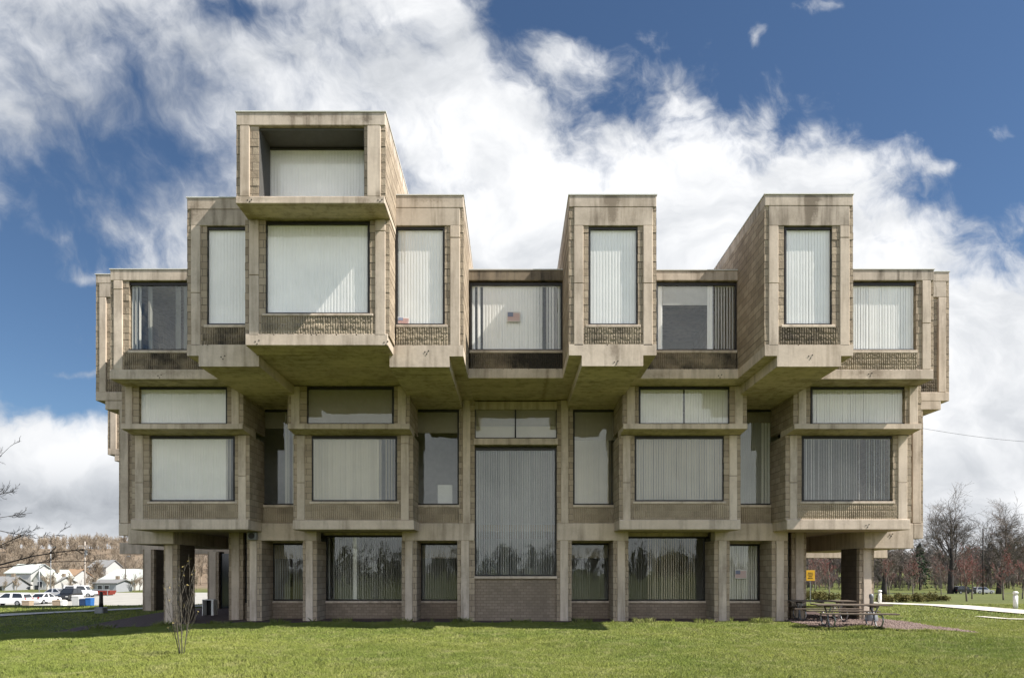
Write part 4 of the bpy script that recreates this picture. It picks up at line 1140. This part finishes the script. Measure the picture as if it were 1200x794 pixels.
# ------------------------------------------------------------------ houses
def house(label,px0,px1,pye,pyr,pyb,D,wall_,roof,ridge='x',depth=9,wins=(),cat='house',group='houses below the wooded hill'):
    x0,x1=PX(px0,D),PX(px1,D); xc=(x0+x1)/2; w=(x1-x0)/2; y=D*K
    zb=min(PZ(pyb,D),float(hgt(xc,y)))-.4; ze=PZ(pye,D)-zb; zr=PZ(pyr,D)-zb
    t=thing('white_house' if wall_=='siding' else 'grey_building',label,cat,(xc,y,zb),0,group)
    mb=MB()
    if ridge=='y': mb.prism([(-w,0),(w,0),(w,ze),(0,zr),(-w,ze)],0,depth,'y')
    else: mb.prism([(0,0),(depth,0),(depth,ze),(depth/2,zr),(0,ze)],-w,w,'x')
    fixn(mb.build('wall',M[wall_],t))
    mb=MB(); ov=.35; th=.18
    if ridge=='y':
        s_=(zr-ze)/w
        for sg in (-1,1): mb.prism([(0,zr+.02),(sg*(w+ov),ze-ov*s_+.02),(sg*(w+ov),ze-ov*s_+.02+th),(0,zr+.02+th)],-ov,depth+ov,'y')
    else:
        s_=(zr-ze)/(depth/2)
        for (a,b) in ((-ov,depth/2),(depth+ov,depth/2)):
            za=ze-ov*s_+.02; mb.prism([(b,zr+.02),(a,za),(a,za+th),(b,zr+.02+th)],-w-ov,w+ov,'x')
    rf=fixn(mb.build('roof',M[roof],t))
    mb=MB(); mb.box(w*.3,w*.3+.6,depth*.5-.3,depth*.5+.3,zr-.5,zr+.9); mb.build('chimney',M['brickfloor'],rf)
    for (fx,fz,ww,hh) in wins:
        cx=-w+2*w*fx; cz=.4+(ze-.4)*fz
        mb=MB(); mb.box(cx-ww/2-.08,cx+ww/2+.08,-.05,-.01,cz-hh/2-.08,cz+hh/2+.08); wd=mb.build('window',M['whitep'],t)
        mb=MB(); mb.box(cx-ww/2,cx+ww/2,-.07,-.052,cz-hh/2,cz+hh/2); mb.build('pane',M['darkglass'],wd)
house('white house with pale metal roof, leftmost of the houses',7,36,671,661,690,150,'siding','paleroof','x',9,((.2,.62,1.,1.4),(.5,.62,1.,1.4),(.75,.3,1.,1.4)))
house('small white gabled house right of the pale-roofed one',39,55,679,668,692,146,'siding','paleroof','y',10,((.5,.6,1.,1.3),(.25,.3,.9,1.2)))
house('low white house wing between two poles',54,64,683,676,692,148,'siding','greyroof','x',8,((.5,.5,1.,1.2),))
house('white house with brown-orange roof among bare trees',70,84,676,667,689,165,'siding','brownroof','x',9,((.6,.5,1.1,1.3),(.25,.5,1.,1.3)))
house('large white gabled building beside the dark lamp pole',116,159,680,667,694,142,'siding','paleroof','x',16,((.85,.4,1.,1.2),),'building')
house('grey flat-sided shed in front of the large white building',109,136,683,679.5,694,130,'greywall','greyroof','x',6,((.3,.55,.9,.9),(.6,.55,.9,.9)),'shed')
house('grey-roofed house higher up the wooded hill',104,124,664,656,672,195,'siding','greyroof','x',9,((.3,.5,1.2,1.4),(.7,.5,1.2,1.4)))
house('dark-roofed house cut by the left edge of the picture',-14,6,686,676,694,140,'greywall','greyroof','x',8,((.7,.5,1.,1.2),))
# overhead wire right of the building
mb=MB(); pts=[]
for i in range(25):
    f=i/24; xx=PX(1060+260*f,120); pts.append((xx,120*K,PZ(498+22*f,120)-1.2*math.sin(f*math.pi)))
# (kept as a real cable slung between poles outside the picture)
o=mb; mb.tube(pts,.035,4); w_=mb.build('overhead_cable',M['black']); tag(w_,'thin overhead cable crossing the sky right of the building','cable')

# ------------------------------------------------------------------ light and sky
SUN_EL,SUN_FRONT=49,17           # degrees; sun stands to the right, a little in front of the facade
el=R(SUN_EL); ph=R(SUN_FRONT)
sdir=Vector((math.cos(el)*math.cos(ph),-math.cos(el)*math.sin(ph),math.sin(el)))
ld=bpy.data.lights.new('sun','SUN'); ld.energy=5.0; ld.angle=R(.5); ld.color=(1,.94,.85)
lo=bpy.data.objects.new('sun',ld); COL.objects.link(lo); lo.rotation_euler=sdir.to_track_quat('Z','Y').to_euler(); lo.location=(40,-5,50)
w=bpy.data.worlds.new('World'); sc.world=w; w.use_nodes=True
nt=w.node_tree; nt.nodes.clear(); t=NT(nt)
out=t.n('ShaderNodeOutputWorld'); bg=t.n('ShaderNodeBackground'); bg.inputs['Strength'].default_value=.1
nt.links.new(bg.outputs[0],out.inputs[0])
sky=t.n('ShaderNodeTexSky',sky_type='NISHITA'); sky.sun_disc=False; sky.sun_elevation=el; sky.sun_rotation=R(90+SUN_FRONT)
sky.altitude=200; sky.air_density=1.0; sky.dust_density=.3; sky.ozone_density=2.5
tc=t.n('ShaderNodeTexCoord'); sp=t.n('ShaderNodeSeparateXYZ'); nt.links.new(tc.outputs['Generated'],sp.inputs[0])
# cloud chart: direction projected on a flat ceiling ahead (a=azimuth-like, e=height-like), mirrored behind
den=t.maxi(t.m('ABSOLUTE',sp.outputs[1]),.25)
a_=t.add(600.,t.mul(t.div(sp.outputs[0],den),800.)); e_=t.sub(668.,t.mul(t.div(sp.outputs[2],den),800.))
v0=t.xyz(t.mul(a_,.01),t.mul(e_,.01),0.)
wa=t.noise(v0,.55,4,.6,0,'2D'); wb=t.noise(t.xyz(t.mul(a_,.01),t.add(t.mul(e_,.01),31.),0.),.55,4,.6,0,'2D')
ax=t.add(a_,t.mul(t.sub(wa,.5),65.)); ey=t.add(e_,t.mul(t.sub(wb,.5),65.))
fc=t.n('ShaderNodeFloatCurve'); cv=fc.mapping.curves[0]
prof=[(-60,-260),(430,-200),(500,-70),(560,20),(630,105),(700,150),(760,128),(800,112),(850,140),(930,150),(990,165),(1030,215),(1075,245),(1120,275),(1200,292),(1300,310)]
def nx_(x): return (x+60)/1360
def ny_(y): return (y+300)/700
while len(cv.points)>2: cv.points.remove(cv.points[0])
cv.points[0].location=(nx_(prof[0][0]),ny_(prof[0][1])); cv.points[1].location=(nx_(prof[-1][0]),ny_(prof[-1][1]))
for p_ in prof[1:-1]: cv.points.new(nx_(p_[0]),ny_(p_[1]))
for p_ in cv.points: p_.handle_type='AUTO_CLAMPED'
fc.mapping.update()
t.put(fc.inputs['Value'],t.m('MULTIPLY_ADD',t.add(a_,t.mul(t.sub(wa,.5),50.)),1/1360,60/1360))
yb=t.sub(t.mul(fc.outputs[0],700.),300.)
f=t.mul(t.sub(t.add(e_,t.mul(t.sub(wb,.5),40.)),yb),1/62.)
f=t.mini(t.maxi(f,-1.9),1.25)
for (cx,cy,sx,sy,am) in ((35,365,125,115,-3.4),(95,452,90,35,-1.6),(185,185,75,42,-1.25),(35,235,70,55,-1.3),(265,12,80,22,-1.0),(235,225,40,60,-.5),(110,130,35,50,-.55),(5,120,30,90,.2),
        (440,40,70,30,-.55),(385,90,40,40,-.25),(1165,522,42,9,-1.5),(1145,548,50,7,-.9),(1060,470,30,14,-.3),
        (520,15,45,30,.9),(690,58,46,34,1.75),(640,75,30,30,.5),(965,8,55,16,1.7),(888,48,16,26,1.5),(1172,152,34,17,1.5),(1112,195,44,12,1.2),(1065,172,30,25,.9),(1112,75,14,20,.9),(985,140,60,20,.3),(90,325,22,10,1.5),(70,440,55,9,1.6)):
    f=t.add(f,t.gauss(ax,ey,cx,cy,sx,sy,am))
# fibrous detail: streaks climbing to the upper left
ca,sa=math.cos(R(62)),math.sin(R(62))
ru=t.add(t.mul(ax,ca*.01),t.mul(ey,sa*.01)); rv=t.add(t.mul(ax,-sa*.01),t.mul(ey,ca*.01))
fib=t.noise(t.xyz(t.mul(ru,.75),t.mul(rv,1.25),0.),1.15,9,.60,.12,'2D')
puf=t.noise(t.xyz(t.mul(ax,.01),t.mul(ey,.011),0.),1.6,10,.60,.15,'2D')
lw=t.maxi(t.ss(a_,420.,640.),t.ss(e_,395.,470.))
f=t.add(f,t.mul(t.ss(e_,468.,530.),.9))
f=t.sub(f,t.mul(t.ss(t.mul(a_,-1.),60.,700.),2.0))  # cloud thinned far left, out of view, to dim the left-facing walls
f=t.add(f,t.mul(t.mul(t.ss(a_,560.,700.),t.ss(t.sub(e_,yb),40.,130.)),.9))
f=t.add(f,t.gauss(a_,e_,110,120,200,140,-1.0)); f=t.add(f,t.gauss(ax,ey,150,190,110,45,-.7)); f=t.add(f,t.gauss(ax,ey,300,25,160,25,-.5))
tl=t.gauss(a_,e_,150,130,330,190,1.)
det=t.add(t.mul(fib,t.sub(1.,t.mul(lw,.65))),t.mul(puf,t.mul(lw,.65)))
f=t.add(f,t.mul(t.sub(det,.5),4.6))
alpha=t.ss(f,t.sub(-.75,t.mul(tl,.9)),t.add(1.05,t.mul(tl,1.1)))
alpha=t.mul(alpha,t.ss(sp.outputs[2],-.02,.01))
# cloud tone
tone=t.noise(t.xyz(t.mul(ax,.008),t.mul(ey,.012),0.),.9,7,.58,.3,'2D')
br=t.mapr(tone,.33,.68,.70,1.0)
br=t.add(br,t.gauss(a_,e_,800,190,330,75,.16))
br=t.sub(br,t.gauss(a_,e_,200,110,260,130,.10)); br=t.add(br,t.gauss(a_,e_,1010,400,330,110,.14)); br=t.add(br,t.gauss(a_,e_,520,230,260,60,.10))
br=t.sub(br,t.gauss(a_,e_,70,592,260,34,.36)); br=t.sub(br,t.gauss(a_,e_,1150,548,90,30,.16))
br=t.sub(br,t.gauss(a_,e_,420,215,90,60,.06))
br=t.mul(br,t.mapr(alpha,.0,.7,.84,1.))
br=t.mini(t.maxi(br,.30),1.06)
cc=t.n('ShaderNodeVectorMath',operation='SCALE'); t.put(cc.inputs[0],t.mix(t.mapr(br,.4,1.,0,1),(4.66,5.0,5.5),(5.25,5.3,5.38))); t.put(cc.inputs['Scale'],br)
sk=t.mix(1.,sky.outputs[0],(.40,.46,.51),'MULTIPLY')
c=t.mix(alpha,sk,cc.outputs[0])
bk=t.ss(t.mul(sp.outputs[1],-1.),.05,.5)  # unseen sky behind the camera, brightened to lift light on the facade
bs=t.n('ShaderNodeVectorMath',operation='SCALE'); t.put(bs.inputs[0],c); t.put(bs.inputs['Scale'],t.add(1.,t.mul(bk,.7)))
nt.links.new(bs.outputs[0],bg.inputs[0])

# ------------------------------------------------------------------ camera
cd=bpy.data.cameras.new('camera'); co=bpy.data.objects.new('camera',cd); COL.objects.link(co)
co.location=(0,0,EYE*K); co.rotation_euler=(R(90),0,0)
cd.sensor_width=36; cd.lens=24; cd.shift_y=(668-397)/1200; cd.shift_x=0; cd.clip_end=6000; cd.clip_start=.1
sc.camera=co
vs=sc.view_settings; vs.view_transform='Standard'; vs.look='None'; vs.exposure=.94; vs.gamma=1; vs.use_curve_mapping=False
sc.cycles.caustics_reflective=False; sc.cycles.max_bounces=8; sc.cycles.transparent_max_bounces=16
